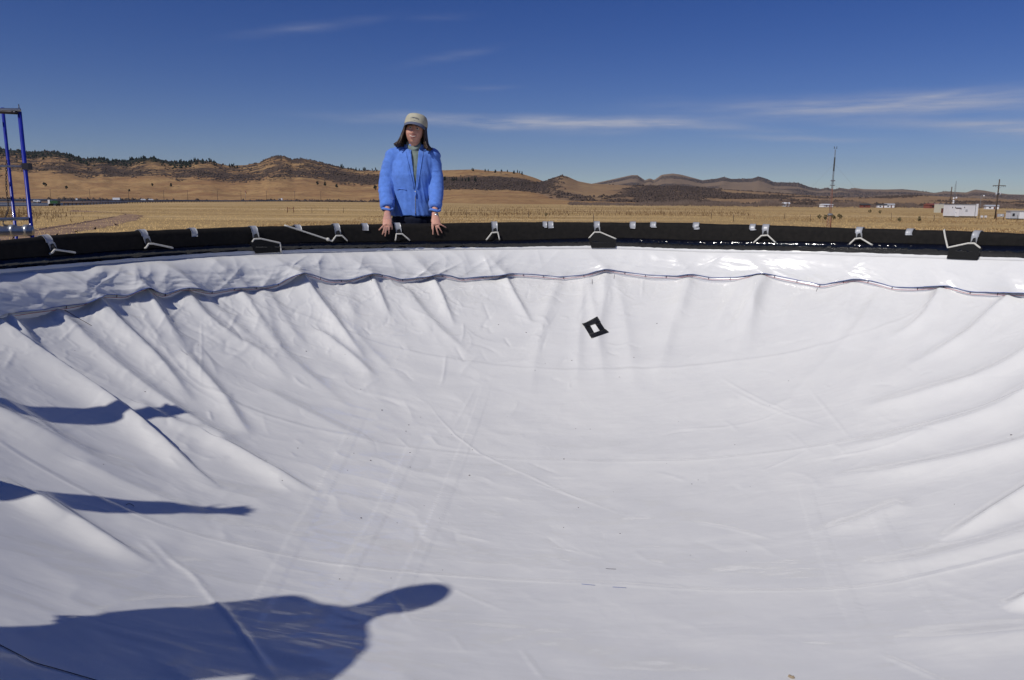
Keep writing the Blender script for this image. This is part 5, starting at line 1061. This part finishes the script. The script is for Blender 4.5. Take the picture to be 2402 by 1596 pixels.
for q, (x, y) in (('l', (830, 1188)), ('r', (316, 1178))):
    w = JW['wr'+q]; c = np.asarray(w)+np.array([0, .004, .012]); MB().tube([c+np.array([.043*math.cos(a), .040*math.sin(a), .006*math.sin(2*a)+.004]) for a in np.linspace(0, 2*math.pi, 21)], .011, 8, False).build('cuff', M_FLEECE, woman)
wp = Z1(838, 1222, 6.565); MB().tube([np.asarray(JW['wrl'])+np.array([.029*math.cos(a), .026*math.sin(a)-.01, -.035]) for a in np.linspace(0, 2*math.pi, 17)], .0055, 6, False).build('watch_band', M_SHOE, woman)
MB().tube([wp+np.array([.006, -.002, -.0]), wp+np.array([.009, -.012, .002])], .0165, 14).build('watch_face', M_WATCH, woman)
rezero(woman)

# two companions on the left, outside the picture: only their shadows reach into it
def open_hand(w, d, s, up):
    d = np.asarray(d, float); d /= np.linalg.norm(d); s = np.asarray(s, float); s = s-d*(s @ d); s /= np.linalg.norm(s); w = np.asarray(w, float); nn = np.cross(d, s)
    F_ = [([w+d*.085+s*o, w+d*(.085+L*.5)+s*(o*1.35)+nn*.004, w+d*(.085+L)+s*(o*1.6)+nn*.010], .0105) for o, L in ((-.030, .062), (-.010, .080), (.011, .085), (.031, .072))]
    return dict(palm=[w, w+d*.04, w+d*.088], palm_r=[(.038, .032), (.046, .024), (.044, .017)], fingers=F_+[([w+d*.02+s*.03, w+d*.05+s*.055, w+d*.08+s*.066], .0095)])
def companion(lab, foot, face, jm, hands_at, lean=.0, hgt=1.72, hairs='short', head_tilt=0.0):
    fx, fy, fz = foot; fwd = np.array([math.sin(face), math.cos(face), 0]); side = np.array([-math.cos(face), math.sin(face), 0])*-1; side = np.array([math.cos(face), -math.sin(face), 0])*-1
    side = np.array([-fwd[1], fwd[0], 0.0]); b = np.array([fx, fy, fz]); k_ = hgt/1.72
    pel = b+np.array([0, 0, .93*k_]); chest = pel+np.array([0, 0, .50*k_*math.cos(lean)])+fwd*.50*math.sin(lean); nk_ = chest+np.array([0, 0, .02]); head = nk_+np.array([0, 0, .20*math.cos(lean+head_tilt)])+fwd*.20*math.sin(lean+head_tilt)
    Rm = rotm(lean+head_tilt, 0, 0); yaw = math.atan2(fwd[0], -fwd[1]); Rm = np.array(Matrix.Rotation(yaw, 3, 'Z')) @ rotm(lean+head_tilt, 0, 0)
    J = dict(foot=tuple(b), head=head, R=Rm, neck=nk_, chest=chest, pelvis=pel, fwd=fwd, side=side)
    H_ = {}
    for q, s in (('l', 1), ('r', -1)):
        sh = chest+side*s*.185+np.array([0, 0, -.07]); w = np.asarray(hands_at[q], float); el_ = (sh+w)/2; v = w-sh; L = np.linalg.norm(v)
        bend = math.sqrt(max(0, .29**2-(L/2)**2)); el_ = el_+side*s*bend*.7+np.array([0, 0, -bend*.7])
        J['sh'+q], J['el'+q], J['wr'+q] = sh, el_, w; H_[q] = open_hand(w, w-el_, side*s*-1, 0)
        J['hip'+q] = pel+side*s*.085+np.array([0, 0, -.06]); J['kn'+q] = b+side*s*.10+np.array([0, 0, .5*k_])+fwd*.02; J['an'+q] = b+side*s*.11+np.array([0, 0, .07])
    return build_person('person', lab, J, dict(jacket=jm, trousers=M_JEAN), H_, voxel=.012, hat=False, hair=hairs, detail=True, female=False)
SH = np.array([math.sin(SUN_AZ), math.cos(SUN_AZ)])
for lab_, ft_, fc_, jm_, hn_, ln_, hg_ in (
    ('man in grey jacket leaning over the near left rim', (-2.31, .84, 2.46), SUN_AZ+.05, M_GREYJ, dict(l=(-2.10, 1.36, 3.15), r=(-1.97, .92, 3.62)), .42, 1.80),
    ('man in dark red jacket with both arms raised beside the left rim', (-3.03, 2.18, 1.66), SUN_AZ, M_RED, dict(l=(-2.95, 2.84, 3.58), r=(-2.70, 1.88, 3.74)), -.30, 1.70)):
    rezero(companion(lab_, ft_, fc_, jm_, hn_, lean=ln_, hgt=hg_))
platform('work_platform', 'scaffold platform beside the tank at the near left', -2.50, .64, SUN_AZ*-1, 1.4, .7, 2.46)
platform('work_platform', 'lower scaffold platform beside the tank at the left', -3.25, 2.12, -1.3, 1.4, .7, 1.66)

# ------------------------------------------------------------------ thin air between here and the far hills
def haze():
    bx = MB().box((0, 4000, 330), (20500, 17000, 664)); o = bx.build('haze', None, None, False); tag(o, 'thin pale haze in the air over the plain', 'haze', kind='stuff')
    m = bpy.data.materials.new('air'); m.use_nodes = True; nt = m.node_tree; nt.nodes.clear(); out = nt.nodes.new('ShaderNodeOutputMaterial'); v = nt.nodes.new('ShaderNodeVolumePrincipled')
    v.inputs['Color'].default_value = (.72, .86, 1.0, 1); v.inputs['Density'].default_value = 2.5e-5; v.inputs['Anisotropy'].default_value = .2
    nt.links.new(v.outputs[0], out.inputs['Volume']); o.data.materials.append(m)
haze()
